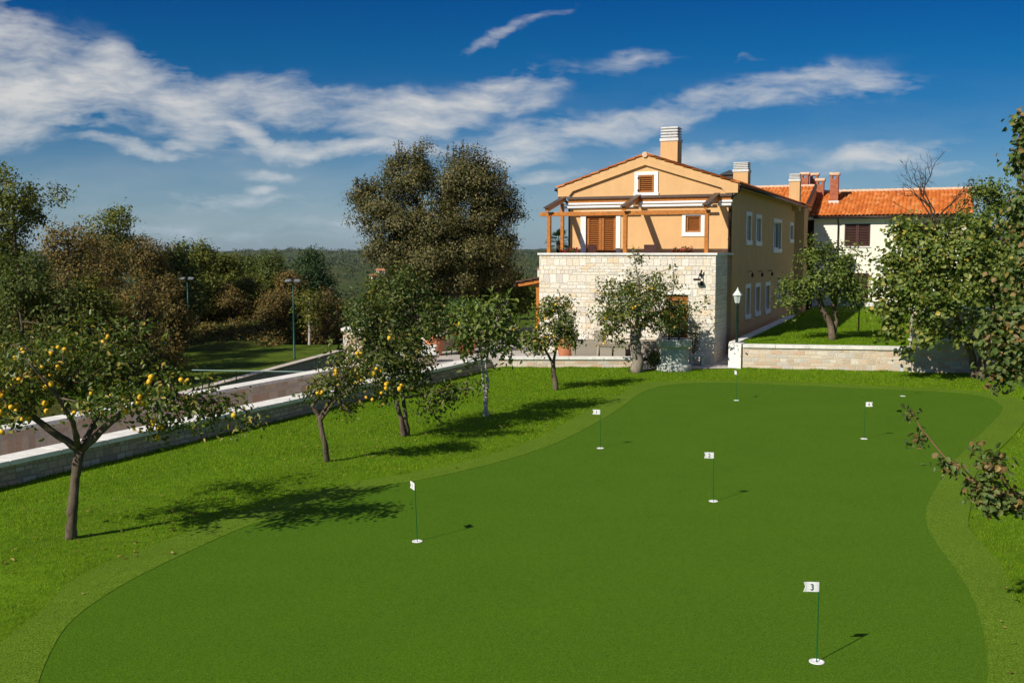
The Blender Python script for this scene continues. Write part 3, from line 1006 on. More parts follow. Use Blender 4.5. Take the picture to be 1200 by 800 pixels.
# french door
m_ = MB()
m_.box(FD[0] - .22, FD[0], YF - .035, YF - .001, 3.05, FD[3]).box(FD[1], FD[1] + .18, YF - .035, YF - .001, 3.05, FD[3])
m_.box(FD[0] - .22, FD[1] + .18, YF - .036, YF - .001, FD[3] + .001, FD[3] + .15)
fd = m_.build('terrace_door', M['white'], house, bevel=0.006)
louvre('shutter', fd, FD[0] + .01, FD[1] - .01, 3.08, FD[3] - .02, YF + .05, 2, stile=.10)
# square window right
m_ = MB()
a, b, zl, zh = SW
m_.box(a - .14, a, YF - .035, YF - .001, zl - .16, zh + .13).box(b, b + .15, YF - .035, YF - .001, zl - .16, zh + .13)
m_.box(a, b, YF - .035, YF - .001, zh, zh + .13).box(a, b, YF - .035, YF - .001, zl - .16, zl)
wf = m_.build('window', M['white'], house, bevel=0.006)
louvre('shutter', wf, a + .01, b - .01, zl + .01, zh - .01, YF + .03)
# gable window
a, b, zl, zh = -3.46, -2.84, 6.32, 6.98
m_ = MB()
m_.box(a - .15, a, YF - .05, YF - .001, zl - .17, zh + .13).box(b, b + .16, YF - .05, YF - .001, zl - .17, zh + .13)
m_.box(a, b, YF - .05, YF - .001, zh, zh + .13).box(a - .18, b + .19, YF - .07, YF - .001, zl - .17, zl - .001)
wf = m_.build('window', M['white'], house, bevel=0.006)
louvre('shutter', wf, a + .005, b - .005, zl + .005, zh - .005, YF - .056)
for zz in (zl + .05, zh - .14):
    MB().box(a - .02, a + .05, YF - .075, YF - .058, zz, zz + .07).build('hinge', M['gutter'], wf)


# roof -------------------------------------------------------------
def tiled(name, parent, o_, ua, va, ulen, vlen, mat='tile', per=0.21, row=0.38, amp=0.075, n_seg=8):
    """barrel tiled slope: o_ lower corner, ua along the eave, va up the slope (unit vectors)"""
    o_, ua, va = Vector(o_), Vector(ua).normalized(), Vector(va).normalized()
    nn = ua.cross(va).normalized()
    if nn.z < 0:
        nn = -nn
    cols = max(1, int(round(ulen / per)))
    rows = max(1, int(round(vlen / row)))
    per, row = ulen / cols, vlen / rows
    V, F, UV = [], [], []
    ncol = cols * n_seg + 1
    for r_ in range(rows):
        for e in (0, 1):
            vv = (r_ + e) * row
            for i in range(ncol):
                uu = i * per / n_seg
                ph = (i % n_seg) / n_seg
                hgt = amp * (abs(math.sin(math.pi * ph)) ** 0.8) + (0.030 if e == 0 else 0.0)
                V.append(o_ + ua * uu + va * vv + nn * hgt)
    for r_ in range(rows):
        b0, b1 = (2 * r_) * ncol, (2 * r_ + 1) * ncol
        for i in range(ncol - 1):
            F.append((b0 + i, b0 + i + 1, b1 + i + 1, b1 + i))
            cu_, cv_ = i // n_seg + .5, r_ + .5
            UV += [(cu_, cv_)] * 4
            if r_ + 1 < rows:
                c0 = (2 * r_ + 2) * ncol
                F.append((b1 + i, b1 + i + 1, c0 + i + 1, c0 + i))
                UV += [(cu_, cv_ + 1)] * 4
    return np_mesh(name, np.array([tuple(q) for q in V]), np.array(F), M[mat], parent, np.array(UV))


XE_R, XE_L = 0.36, -6.72
slope_r = Vector((RX - XE_R, 0, RZ - EZ + .0))
slope_l = Vector((RX - XE_L, 0, RZ - EZ + .0))
Y0, Y1 = YF - .11, 24.0
TH_ = 0.20
m_ = MB()
# roof body: two raking slabs with plaster coloured soffit and raking cornice
m_.xz([(XE_L, EZ - .10), (RX, RZ - .12), (RX, RZ + .08), (XE_L, EZ + .06)], Y0, Y1)
m_.xz([(RX + .001, RZ - .12), (XE_R, EZ - .10), (XE_R, EZ + .06), (RX + .001, RZ + .08)], Y0, Y1)
roof = m_.build('roof', M['plaster'], house)
m_ = MB()
m_.xz([(XE_L + .005, EZ - .27), (XE_L + .45, EZ - .27), (XE_L + .62, EZ - .07), (RX, RZ - .30), (RX, RZ - .122), (XE_L + .005, EZ - .10)], Y0 + .002, YF - .002)
m_.xz([(RX + .001, RZ - .30), (XE_R - .62, EZ - .07), (XE_R - .45, EZ - .27), (XE_R - .005, EZ - .27), (XE_R - .005, EZ - .10), (RX + .001, RZ - .122)], Y0 + .002, YF - .002)
m_.build('raking_cornice', M['plaster'], roof)
tiled('roof_tiles', roof, (XE_R + .05, Y0 - .05, EZ + .055), (0, 1, 0), slope_r, Y1 - Y0, slope_r.length + .03)
tiled('roof_tiles', roof, (XE_L - .05, Y0 - .05, EZ + .055), (0, 1, 0), slope_l, Y1 - Y0, slope_l.length + .03)
m_ = MB()
y = Y0 - .06
while y < Y1:
    m_.tube([(RX, y, RZ + .085), (RX, y + .40, RZ + .075)], [.11, .095], 10)
    y += .38
m_.build('ridge_tiles', M['ridge'], roof, smooth=False)
# gutters and downpipes
m_ = MB()
m_.tube([(XE_R + .07, Y0 - .03, EZ - .0), (XE_R + .07, 21.6, EZ - .0)], .065, 10)
m_.tube([(XE_R + .07, Y0 + .1, EZ - .05), (XE_R - .02, Y0 + .15, EZ - .22), (.12, YF - .10, EZ - .42), (.085, YF - .07, EZ - .66), (.085, YF - .07, ZP + .02)], .065, 10)
for z in (4.5, 5.5):
    m_.box(.01, .14, YF - .12, YF - .0, z, z + .05)
m_.build('downpipe', M['gutter'], house, smooth=True)
m_ = MB()
m_.tube([(XE_L - .07, Y0 - .03, EZ), (XE_L - .07, 23.5, EZ)], .065, 10)
m_.tube([(XE_L - .02, Y0 + .1, EZ - .05), (XE_L + .02, Y0 + .12, EZ - .28), (XL - .12, YF - .05, EZ - .48), (XL - .06, YF + .1, EZ - .6), (XL - .06, YF + .1, ZP)], .045, 10)
m_.build('downpipe', M['gutter'], house, smooth=True)


def louvred_chimney(x, y, hw, z0, z1, ztop, name='chimney'):
    c_ = MB().box(x - hw, x + hw, y - hw, y + hw, z0, z1).build(name, M['plaster'], house)
    m2 = MB()
    m2.box(x - hw - .03, x + hw + .03, y - hw - .03, y + hw + .03, z1 + .001, z1 + .12)
    n_ = 4
    st = (ztop - z1 - .12) / n_
    for k in range(n_):
        zz = z1 + .12 + k * st
        m2.box(x - hw + .06, x + hw - .06, y - hw + .06, y + hw - .06, zz + .001, zz + st * .45)
        m2.box(x - hw, x + hw, y - hw, y + hw, zz + st * .45, zz + st - .001)
    m2.build('cowl', M['concrete'], c_, bevel=0.008)
    return c_


louvred_chimney(-3.20, 6.0, .36, 7.2, 8.62, 9.20)
louvred_chimney(-1.18, 11.0, .33, 6.6, 7.66, 8.10)
louvred_chimney(.10, 19.0, .27, 6.2, 7.72, 8.12)
v_ = MB().box(-2.20, -1.62, 11.6, 12.2, 6.8, 7.62)
v_.box(-2.28, -1.54, 11.52, 12.28, 7.621, 7.68)
b_ = len(v_.v)
v_.v += [(-2.25, 11.55, 7.681), (-1.57, 11.55, 7.681), (-1.57, 12.25, 7.681), (-2.25, 12.25, 7.681), (-1.91, 11.9, 7.86)]
v_.f += [(b_, b_ + 1, b_ + 4), (b_ + 1, b_ + 2, b_ + 4), (b_ + 2, b_ + 3, b_ + 4), (b_ + 3, b_, b_ + 4)]
v_.build('roof_vent', plain('vent_metal', (0.06, 0.065, 0.07), 0.5, 0.3), house)

# cross roof behind (its front slope shows above the side eave)
cr = MB()
yr, zr, ye, ze = 26.6, 7.86, 22.7, 6.55
cr.box(-7.2, .20, 22.9, 30.2, 5.9, 6.5)
cr.xz([(-7.3, 6.4), (.22, 6.4), (.22, 6.5), (-7.3, 6.5)], 22.75, 30.3)
b_ = len(cr.v)
cr.v += [(-7.3, ye, ze), (.24, ye, ze), (.24, yr, zr), (-7.3, yr, zr), (.24, 2 * yr - ye, ze), (-7.3, 2 * yr - ye, ze)]
cr.f += [(b_, b_ + 1, b_ + 2, b_ + 3), (b_ + 3, b_ + 2, b_ + 4, b_ + 5), (b_ + 1, b_ + 4, b_ + 2), (b_, b_ + 3, b_ + 5)]
cross = cr.build('cross_roof', M['plaster'], house)
va = Vector((0, yr - ye, zr - ze))
tiled('roof_tiles', cross, (-7.3, ye - .06, ze + .02), (1, 0, 0), va, 7.5, va.length + .05)
vb = Vector((0, -(yr - ye), zr - ze))
tiled('roof_tiles', cross, (-7.3, 2 * yr - ye + .06, ze + .02), (1, 0, 0), vb, 7.5, vb.length + .05)
m_ = MB()
x = -7.3
while x < .1:
    m_.tube([(x, yr, zr + .09), (x + .40, yr, zr + .08)], [.115, .10], 10)
    x += .38
m_.build('ridge_tiles', M['ridge'], cross)
m_ = MB()
m_.v += [(.2, ye - .08, ze - .16), (.32, ye - .08, ze - .16), (.32, yr, zr - .06), (.2, yr, zr - .06), (.2, ye - .08, ze + .14), (.32, ye - .08, ze + .14), (.32, yr, zr + .20), (.2, yr, zr + .20)]
m_.f += [(0, 3, 2, 1), (4, 5, 6, 7), (0, 1, 5, 4), (1, 2, 6, 5), (2, 3, 7, 6), (3, 0, 4, 7)]
m_.build('verge_board', M['gutter'], cross)
m_ = MB().box(-2.0, -1.7, 24.0, 24.3, 6.9, 7.22).box(-2.06, -1.64, 23.94, 24.36, 7.221, 7.27)
m_.build('roof_vent', M['gutter'], cross)
for (x, y, hw, z0, z1) in ((-.45, 27.2, .22, 7.4, 8.78), (.0, 27.9, .22, 7.4, 8.78)):
    c_ = MB().box(x - hw, x + hw, y - hw, y + hw, z0, z1 - .32)
    for sx in (-1, 1):
        for sy in (-1, 1):
            c_.box(x + sx * hw - (.12 if sx > 0 else 0), x + sx * hw + (0 if sx > 0 else .12), y + sy * hw - (.12 if sy > 0 else 0), y + sy * hw + (0 if sy > 0 else .12), z1 - .319, z1 - .12)
    cc = c_.build('brick_chimney', M['brick'], cross)
    k_ = MB()
    for j in range(3):
        k_.tube([(x - hw - .06, y - hw + .07 + j * .17, z1 - .06), (x + hw + .06, y - hw + .07 + j * .17, z1 - .06)], .085, 8)
    k_.box(x - hw - .03, x + hw + .03, y - hw - .03, y + hw + .03, z1 - .118, z1 - .085)
    k_.build('tile_cap', M['ridge'], cc)

# pergola ------------------------------------------------------------
PX = (-6.44, -3.43, -.41)
pg = MB()
pg.box(PX[0] - .35, PX[2] + .12, .24, .36, 5.40, 5.56)
per = pg.build('pergola', M['wood'], house, bevel=0.01)
for x in PX:
    MB().box(x - .07, x + .07, .23, .37, ZP + .001, 5.398).build('post', M['wood'], per, bevel=0.01)
    m_ = MB()
    a = Vector((x, .05, 5.585))
    b = Vector((x, YF - .08, 6.08))
    dv = (b - a)
    L_ = dv.length
    mm = Matrix.Translation(a) @ Matrix.Rotation(math.atan2(dv.z, dv.y), 4, 'X')
    m_.box(-.07, .07, 0, L_, -.015, .13, mm)
    rf_ = m_.build('rafter', M['wood'], per, bevel=0.01)
    MB().box(-.11, .11, -.06, L_ + .03, .131, .16, mm).build('flashing', M['flash'], rf_)
MB().box(PX[0] - .02, PX[0] + .10, YF - .5, YF - .38, ZP, 5.95).build('post', M['wood'], per)
MB().box(XL - .02, .12, YF - .16, YF - .002, 5.98, 6.10).build('ledger', M['wood'], per)
MB().box(XL - .05, .16, YF - .24, YF - .002, 6.102, 6.20).build('flashing', M['flash'], per)
for (x0, x1) in ((PX[0] + .1, PX[1] - .1), (PX[1] + .1, PX[2] - .1), (PX[2] + .1, .18)):
    for (yy, zz) in ((1.88, 5.92), (1.68, 5.79)):
        m_ = MB()
        prof = [(yy + .05 * math.cos(q_), zz + .062 * math.sin(q_)) for q_ in np.linspace(0, 2 * math.pi, 12, endpoint=False)]
        b_ = len(m_.v)
        m_.tube([(x0, yy, zz), (x1, yy, zz)], .05, 12)
        m_.build('awning_fold', M['awning'], per, smooth=False)
# left side porch: lean-to roof, post and column
ph = MB()
ph.v += [(-8.95, 3.2, 2.62), (XR_S - .01, 3.2, 3.02), (XR_S - .01, 8.5, 3.02), (-8.95, 8.5, 2.62), (-8.95, 3.2, 2.76), (XR_S - .01, 3.2, 3.16), (XR_S - .01, 8.5, 3.16), (-8.95, 8.5, 2.76)]
ph.f += [(0, 3, 2, 1), (4, 5, 6, 7), (0, 1, 5, 4), (1, 2, 6, 5), (2, 3, 7, 6), (3, 0, 4, 7)]
po = ph.build('porch_roof', M['wood'], house)
tiled('roof_tiles', po, (-9.02, 3.1, 2.77), (0, 1, 0), (2.24, 0, .40), 5.5, 2.32, 'flash')
MB().box(-9.06, -8.96, 3.0, 8.6, 2.62, 2.75).build('gutter', M['gutter'], po)
MB().box(-8.2, -8.02, 3.4, 3.58, .2, 2.75).build('post', M['wood'], po)
MB().box(-8.85, -8.4, 5.4, 5.9, .2, 2.6).build('column', M['palewall'], po)
# wall lights on the shaded side and floodlight on the stone front
for (yy, zz) in ((6.3, 3.15), (8.7, 3.12), (11.4, 3.1)):
    m_ = MB().tube([(0.0, yy, zz + .1), (.16, yy, zz + .14), (.2, yy, zz + .05)], .015, 6)
    m_.lathe([(.02, zz + .05), (.055, zz + .01), (.045, zz - .11), (.02, zz - .12)], .2, yy, 10)
    m_.build('wall_lantern', M['gutter'], house)
m_ = MB().box(-.56, -.48, -.12, -.001, 3.20, 3.28).tube([(-.52, -.1, 3.24), (-.52, -.22, 3.3), (-.55, -.26, 3.12)], .018, 6)
m_.box(-.72, -.48, -.34, -.18, 3.04, 3.12)
m_.tube([(-.5, -.12, 3.28), (-.47, -.13, 3.42)], .03, 8)
m_.box(-.53, -.44, -.09, -.001, 2.86, 3.02)
m_.build('floodlight', M['gutter'], house, bevel=0.005)

# ------------------------------------------------------------------ white house behind
wh = empty('white_house', tuple(HW(0, 24.5)), -TH, 'cream two storey house with orange tiled roof and dark brown shutters behind the trees', 'house')
WX0, WX1, WD = .46, 8.45, 7.0
w_open = [(2.13, 3.51, 4.40, 5.66), (5.37, 6.75, 4.40, 5.64), (2.2, 3.5, 1.5, 2.9), (5.4, 6.7, 1.5, 2.9)]
mb = MB()
wall_holes(mb, 'y', 0, WX0, WX1, 1.45, 6.1, [h for h in w_open], .14, 1)
mb.poly([(WX0, 0, .6), (WX1, 0, .6), (WX1, 0, 1.45), (WX0, 0, 1.45)])
wall_holes(mb, 'x', WX1, 0, WD, .6, 6.1, [], .1, -1)
mb.poly([(WX1, 0, 6.1), (WX1, WD, 6.1), (WX1, WD / 2, 7.45)])
wall_holes(mb, 'y', WD, WX0, WX1, .6, 6.1, [], .1, 1)
wall_holes(mb, 'x', WX0, 0, WD, .6, 6.1, [], .1, 1)
mb.build('wall', M['cream'], wh)
MB().box(WX0 - .01, WX1 + .02, -.03, -.001, .5, 1.35).build('plinth', M['concrete'], wh)
for (a, b, zl, zh) in w_open:
    sh = louvre('shutter', wh, a, b, zl, zh, .03, 2, 'brown', .07, .09)
    MB().box(a - .05, b + .05, -.05, -.001, zl - .07, zl - .002).build('sill', M['limestone'], sh)
for (a, b, zl, zh) in ():
    pass
rb = MB()
rb.v += [(WX0 - .4, -.35, 6.06), (WX1 + .25, -.35, 6.06), (WX1 + .25, WD / 2, 7.58), (WX0 - .4, WD / 2, 7.58), (WX0 - .4, WD + .35, 6.06), (WX1 + .25, WD + .35, 6.06)]
rb.v += [(a, b, c_ - .16) for a, b, c_ in rb.v]
rb.f += [(0, 1, 2, 3), (3, 2, 5, 4), (6, 9, 8, 7), (9, 10, 11, 8), (0, 6, 7, 1), (1, 7, 8, 2), (2, 8, 11, 5), (4, 5, 11, 10)]
wr = rb.build('roof', M['concrete'], wh)
va = Vector((0, WD / 2 + .35, 1.52))
tiled('roof_tiles', wr, (WX0 - .4, -.42, 6.07), (1, 0, 0), va, WX1 - WX0 + .7, va.length + .08)
vb = Vector((0, -WD / 2 - .35, 1.52))
tiled('roof_tiles', wr, (WX0 - .4, WD + .42, 6.07), (1, 0, 0), vb, WX1 - WX0 + .7, vb.length + .08)
m_ = MB()
x = WX0 - .35
while x < WX1 + .2:
    m_.tube([(x, WD / 2, 7.68), (x + .40, WD / 2, 7.67)], [.12, .10], 10)
    x += .38
m_.build('ridge_tiles', M['ridge'], wr)
m_ = MB().tube([(WX0, -.43, 6.02), (WX1 + .2, -.43, 6.02)], .06, 10)
m_.tube([(1.79, -.43, 6.0), (1.79, -.3, 5.85), (1.79, -.06, 5.7), (1.79, -.06, .7)], .045, 10)
m_.build('downpipe', M['gutter'], wh, smooth=True)
for (x, y, hw, z0, z1) in ((.42, 2.9, .22, 6.9, 8.42), (1.33, 1.9, .23, 6.7, 8.66)):
    c_ = MB().box(x - hw, x + hw, y - hw, y + hw, z0, z1 - .36)
    for sx in (-1, 1):
        for sy in (-1, 1):
            c_.box(x + sx * hw - (.13 if sx > 0 else 0), x + sx * hw + (0 if sx > 0 else .13), y + sy * hw - (.13 if sy > 0 else 0), y + sy * hw + (0 if sy > 0 else .13), z1 - .359, z1 - .14)
    cc = c_.build('brick_chimney', M['brick'], wh)
    k_ = MB()
    for j in range(3):
        k_.tube([(x - hw - .06, y - hw + .07 + j * .17, z1 - .07), (x + hw + .06, y - hw + .07 + j * .17, z1 - .07)], .09, 8)
    k_.box(x - hw - .03, x + hw + .03, y - hw - .03, y + hw + .03, z1 - .138, z1 - .09)
    k_.build('tile_cap', M['ridge'], cc)
    MB().box(x - hw - .06, x + hw + .06, y - hw - .06, y + hw + .06, 6.8, z0 + .35).build('flashing', M['concrete'], cc)

# ------------------------------------------------------------------ upper lawn and its walls
RW0, RW1 = (8.03, 35.47), (13.5, 34.44)


def ul_z(x, y):
    return 0.80 + 0.25 * np.clip((np.asarray(y) - 35) / 24, 0, 1)


up = [tuple(HW(.75, -.2)[:2]), (13.45, 34.85), (24, 33.2), (34, 45), tuple(HW(12, 24.4)[:2]), tuple(HW(.75, 24.4)[:2])]
m_ = MB()
m_.poly([(a, b, float(ul_z(a, b))) for a, b in up])
tag(m_.build('upper_lawn', M['soil']), kind='structure')
grass('upper_lawn_grass', [tuple(HW(.8, -.1)[:2]), (13.4, 34.9), (18, 34.2), (24, 44), tuple(HW(8, 18)[:2]), tuple(HW(.8, 20)[:2])], None, 60000, 0, 12, 0.02, 0.07, 0.005, zfun=lambda a, b: ul_z(a, b))
g = empty('garden_wall', (0, 0, 0), 0, 'pale stone retaining wall with white coping holding up the small upper lawn', 'garden wall')
strip_wall(MB(), RW0, RW1, 0.0, 0.4, -.4, .74).build('stonework', M['palewall'], g)
slabs(MB(), RW0, RW1, -.05, .40, .742, .85, 1.1).build('coping', M['limestone'], g, bevel=.008)
hm = HM
m_ = MB()
m_.box(.62, 1.06, -.62, -.02, -.3, .88, hm)
m_.build('end_pier', M['white'], g, bevel=.01)
m_ = MB()
for k in range(13):
    y0 = -.01 + k * 1.14
    m_.box(.52, .84, y0, y0 + 1.13, -.1, .885 + .012 * k, hm)
m_.build('kerb', M['limestone'], g, bevel=.008)
g = empty('garden_wall', (0, 0, 0), 0, 'taller stone wall in leaf shade behind the trunk of the fig tree', 'garden wall')
strip_wall(MB(), (13.52, 34.43), (26, 32.1), 0.0, 0.5, -.4, 1.06).build('stonework', M['palewall'], g)
slabs(MB(), (13.45, 34.44), (26, 32.1), -.06, .45, 1.062, 1.12, 1.1).build('coping', M['limestone'], g)
g = empty('garden_wall', (0, 0, 0), 0, 'rough upper stone wall standing back above the wall behind the fig tree', 'garden wall')
strip_wall(MB(), (13.72, 34.95), (26, 32.7), 0.0, 0.5, .5, 2.08).build('stonework', M['palewall'], g)
slabs(MB(), (13.66, 34.96), (26, 32.7), -.06, .56, 2.082, 2.16, 1.1).build('coping', M['limestone'], g)

# ------------------------------------------------------------------ putting flags


def text_mesh(ch, size, mat, parent, mtx, name='number'):
    cu = bpy.data.curves.new(name, 'FONT')
    cu.body = ch
    cu.size = size
    cu.align_x = 'CENTER'
    cu.align_y = 'CENTER'
    cu.extrude = 0.0005
    to = bpy.data.objects.new('tmp_text', cu)
    COL.objects.link(to)
    bpy.context.view_layer.update()
    me = bpy.data.meshes.new_from_object(to.evaluated_get(bpy.context.evaluated_depsgraph_get()))
    bpy.data.objects.remove(to)
    me.name = name
    me.materials.clear()
    me.materials.append(mat)
    o_ = bpy.data.objects.new(name, me)
    COL.objects.link(o_)
    o_.parent = parent
    o_.matrix_local = mtx
    return o_


def putting_flag(px, py, ht, ang, digit, label, tilt=0.0):
    p_ = G(px, py, .009)
    g_ = empty('putting_flag', tuple(p_), 0, label, 'golf flag', 'putting flags on the green')
    c_ = MB()
    seg = 24
    prof = [(.072, .001), (.072, .006), (.060, .006), (.056, -.02)]
    c_.lathe([(.074, .0005), (.074, .005), (.070, .007), (.052, .007), (.048, .001), (.012, -.0)], 0, 0, seg)
    c_.build('cup', M['cup'], g_)
    top = Vector((math.sin(tilt) * ht, 0, ht))
    MB().tube([(0, 0, 0), tuple(top)], .0062, 8).build('pole', M['flagpole'], g_)
    w_, h_ = .158, .098
    a_ = math.radians(ang)
    dx_, dy_ = math.cos(a_), math.sin(a_)
    f_ = MB()
    V, nx = [], 9
    for side in (-.0012, .0012):
        for i in range(nx):
            s_ = i / (nx - 1)
            for j in range(3):
                x_ = s_ * w_
                if i == nx - 1 and j == 1:
                    x_ = w_ - .026
                wave = .006 * math.sin(s_ * 5.0 + 1) + side
                V.append((top.x + dx_ * x_ - dy_ * wave, top.y + dy_ * x_ + dx_ * wave, top.z - h_ + j * h_ / 2 + .004 * s_))
    f_.v = V
    st = nx * 3
    for i in range(nx - 1):
        for j in range(2):
            q_ = (i * 3 + j, (i + 1) * 3 + j, (i + 1) * 3 + j + 1, i * 3 + j + 1)
            f_.f.append(q_)
            f_.f.append(tuple(st + k for k in reversed(q_)))
    for i in range(nx - 1):
        f_.f.append((i * 3, st + i * 3, st + (i + 1) * 3, (i + 1) * 3))
        f_.f.append((i * 3 + 2, (i + 1) * 3 + 2, st + (i + 1) * 3 + 2, st + i * 3 + 2))
    for j in range(2):
        e_ = (nx - 1) * 3 + j
        f_.f.append((e_, st + e_, st + e_ + 1, e_ + 1))
    fl = f_.build('flag', M['flag'], g_)
    if digit:
        cx = top + Vector((dx_ * .075, dy_ * .075, -h_ / 2))
        nrm_ = Vector((dy_, -dx_, 0))
        if (Vector((0, 0, 0)) - Vector((p_.x, p_.y, 0))).dot(nrm_) < 0:
            nrm_ = -nrm_
        xa = Vector((0, 0, 1)).cross(nrm_)
        mt = Matrix((( xa.x, 0, nrm_.x, cx.x + nrm_.x * .009), (xa.y, 0, nrm_.y, cx.y + nrm_.y * .009), (xa.z, 1, nrm_.z, cx.z), (0, 0, 0, 1)))
        text_mesh(digit, .088, M['digit'], fl, mt)
    return g_


putting_flag(957, 775, .805, 188, '3', 'nearest putting flag, white swallowtail reading 3 on a green pole', .004)
putting_flag(489, 634, .82, 120, '1', 'putting flag turned almost edge on at the left of the green', -.035)
putting_flag(836, 587, .80, 184, '2', 'white putting flag reading 2 in the middle of the green', -.008)
putting_flag(703.5, 525, .80, 182, '1', 'putting flag nearest the row of quince trees at the far left of the green', -.012)
putting_flag(1012.5, 514, .80, -4, '4', 'white putting flag flying to the right on the far right of the green', .008)
putting_flag(863, 469, .80, 104, None, 'putting flag standing in front of the lamp post, seen edge on', 0)
putting_flag(1058, 464, .80, 200, None, 'putting flag standing in front of the shaded wall by the fig tree', 0)

# ------------------------------------------------------------------ lamp post
lp = empty('lamp_post', (7.93, 36.0, 0.02), 0, 'classic dark green garden lamp post with white lantern in front of the house corner', 'lamp post')
MB().box(-.26, .26, -.24, .24, 0, .11).build('plinth', M['limestone'], lp, bevel=.015)
m_ = MB().lathe([(.09, .11), (.09, .16), (.065, .20), (.055, .55), (.07, .58), (.06, .62), (.052, .9), (.045, 2.15), (.05, 2.17), (.03, 2.2), (.04, 2.25)], 0, 0, 16)
m_.build('post', M['iron'], lp, smooth=True)
m_ = MB().lathe([(.075, 2.25), (.075, 2.27), (.13, 2.50), (.12, 2.505)], 0, 0, 6)
ln = m_.build('lantern', M['lampglass'], lp)
m_ = MB().lathe([(.165, 2.506), (.17, 2.53), (.075, 2.66), (.05, 2.68), (.05, 2.72), (.02, 2.74), (.025, 2.77), (.003, 2.80)], 0, 0, 6)
for k in range(6):
    an = 2 * math.pi * k / 6
    m_.tube([(.077 * math.cos(an), .077 * math.sin(an), 2.25), (.132 * math.cos(an), .132 * math.sin(an), 2.51)], .008, 5)
m_.build('lantern_cap', plain('pale_lantern_paint', (0.62, 0.68, 0.64), .5), ln)

# ------------------------------------------------------------------ well head, bench
wl = empty('well', (5.56, 35.05, 0.0), 0, 'round grey green stone well head with raised rim at the edge of the lawn', 'well')
m_ = MB().lathe([(.60, -.1), (.60, .16), (.575, .19), (.535, .22), (.50, .26), (.50, .78), (.52, .80), (.585, .84), (.60, .88), (.60, 1.06), (.585, 1.08), (.42, 1.08), (.42, .4)], 0, 0, 40)
m_.build('well_head', M['wellstone'], wl, bevel=0)
MB().tube([(-.17, 0, .6), (-.17, 0, 2.35)], .03, 8).build('post', M['iron'], wl)
MB().tube([(.17, 0, .6), (.17, 0, 2.35)], .03, 8).build('post', M['iron'], wl)
m_ = MB().tube([(-.30, 0, 2.35), (.30, 0, 2.35)], .03, 8).tube([(0, 0, 2.33), (0, 0, 2.15)], .012, 6)
m_.tube([(0, -.03, 2.05), (0, .03, 2.05)], .11, 14)
m_.build('pulley_bar', M['iron'], wl)
bn = empty('stone_bench', (6.55, 36.1, 0.1), R(-4), 'small grey stone bench on the paving right of the well', 'bench')
MB().box(-.32, .32, -.2, .2, .26, .34).build('seat', M['wellstone'], bn, bevel=.012)
MB().box(-.26, -.14, -.17, .17, -.05, .258).build('leg', M['wellstone'], bn)
MB().box(.14, .26, -.17, .17, -.05, .258).build('leg', M['wellstone'], bn)

# ------------------------------------------------------------------ lounge furniture on the patio


def armchair(loc, rz, label):
    g_ = empty('wicker_armchair', loc, rz, label, 'armchair', 'wicker armchairs on the patio')
    MB().box(-.36, .36, -.34, .34, .05, .40).build('seat', M['wicker'], g_, bevel=.02)
    m1 = MB()
    m1.xz([(-.42, .04), (-.38, .04), (-.38, .80), (-.44, .80)], -.38, .38)
    mm = Matrix.Translation((-.40, 0, 0)) @ Matrix.Rotation(R(-8), 4, 'Y')
    m1 = MB().box(-.05, .05, -.40, .40, .03, .86, mm)
    m1.build('backrest', M['wicker'], g_, bevel=.02)
    for s_ in (-1, 1):
        y0, y1 = sorted((s_ * .345, s_ * .43))
        MB().box(-.36, .40, y0, y1, .03, .62).build('armrest', M['wicker'], g_, bevel=.02)
    MB().box(-.30, .34, -.33, .33, .401, .50).build('cushion', M['cushion'], g_, bevel=.03)
    mm = Matrix.Translation((-.29, 0, .50)) @ Matrix.Rotation(R(-14), 4, 'Y')
    MB().box(-.06, .06, -.32, .32, .02, .40, mm).build('cushion', M['cushion'], g_, bevel=.03)
    return g_


armchair((2.62, 36.72, .27), R(4), 'taupe wicker armchair left of the low table, facing right')
armchair((5.05, 36.75, .27), R(184), 'taupe wicker armchair behind the tree beside the well, facing left')
sf = empty('wicker_sofa', (4.0, 37.55, .27), 0, 'taupe wicker sofa against the stone wall behind the low table', 'sofa')
MB().box(-.85, .85, -.36, .36, .05, .40).build('seat', M['wicker'], sf, bevel=.02)
mm = Matrix.Translation((0, .38, 0)) @ Matrix.Rotation(R(-8), 4, 'X')
MB().box(-.95, .95, -.05, .05, .03, .90, mm).build('backrest', M['wicker'], sf, bevel=.02)
for s_ in (-1, 1):
    x0, x1 = sorted((s_ * .855, s_ * .94))
    MB().box(x0, x1, -.38, .34, .03, .62).build('armrest', M['wicker'], sf, bevel=.02)
MB().box(-.84, .84, -.34, .30, .401, .50).build('cushion', M['cushion'], sf, bevel=.03)
tb = empty('wicker_table', (3.66, 36.55, .27), 0, 'low rectangular wicker table with splayed legs in front of the sofa', 'table')
MB().box(-.66, .66, -.36, .36, .50, .56).build('tabletop', M['wicker'], tb, bevel=.01)
for sx in (-1, 1):
    for sy in (-1, 1):
        MB().tube([(sx * .58, sy * .30, .499), (sx * .63, sy * .33, 0)], [.055, .04], 8).build('leg', M['wicker'], tb)
for (x, lab) in ((3.34, 'square taupe wicker stool under the table, the one nearer the armchair'), (3.82, 'square taupe wicker stool under the table, the one nearer the tree trunk')):
    g = empty('wicker_stool', (x, 36.38, .27), 0, lab, 'stool', 'stools under the patio table')
    MB().box(-.21, .21, -.2, .2, .02, .37).build('body', M['wicker'], g, bevel=.012)
    MB().box(-.215, .215, -.205, .205, .371, .42).build('cushion', M['wicker'], g, bevel=.015)


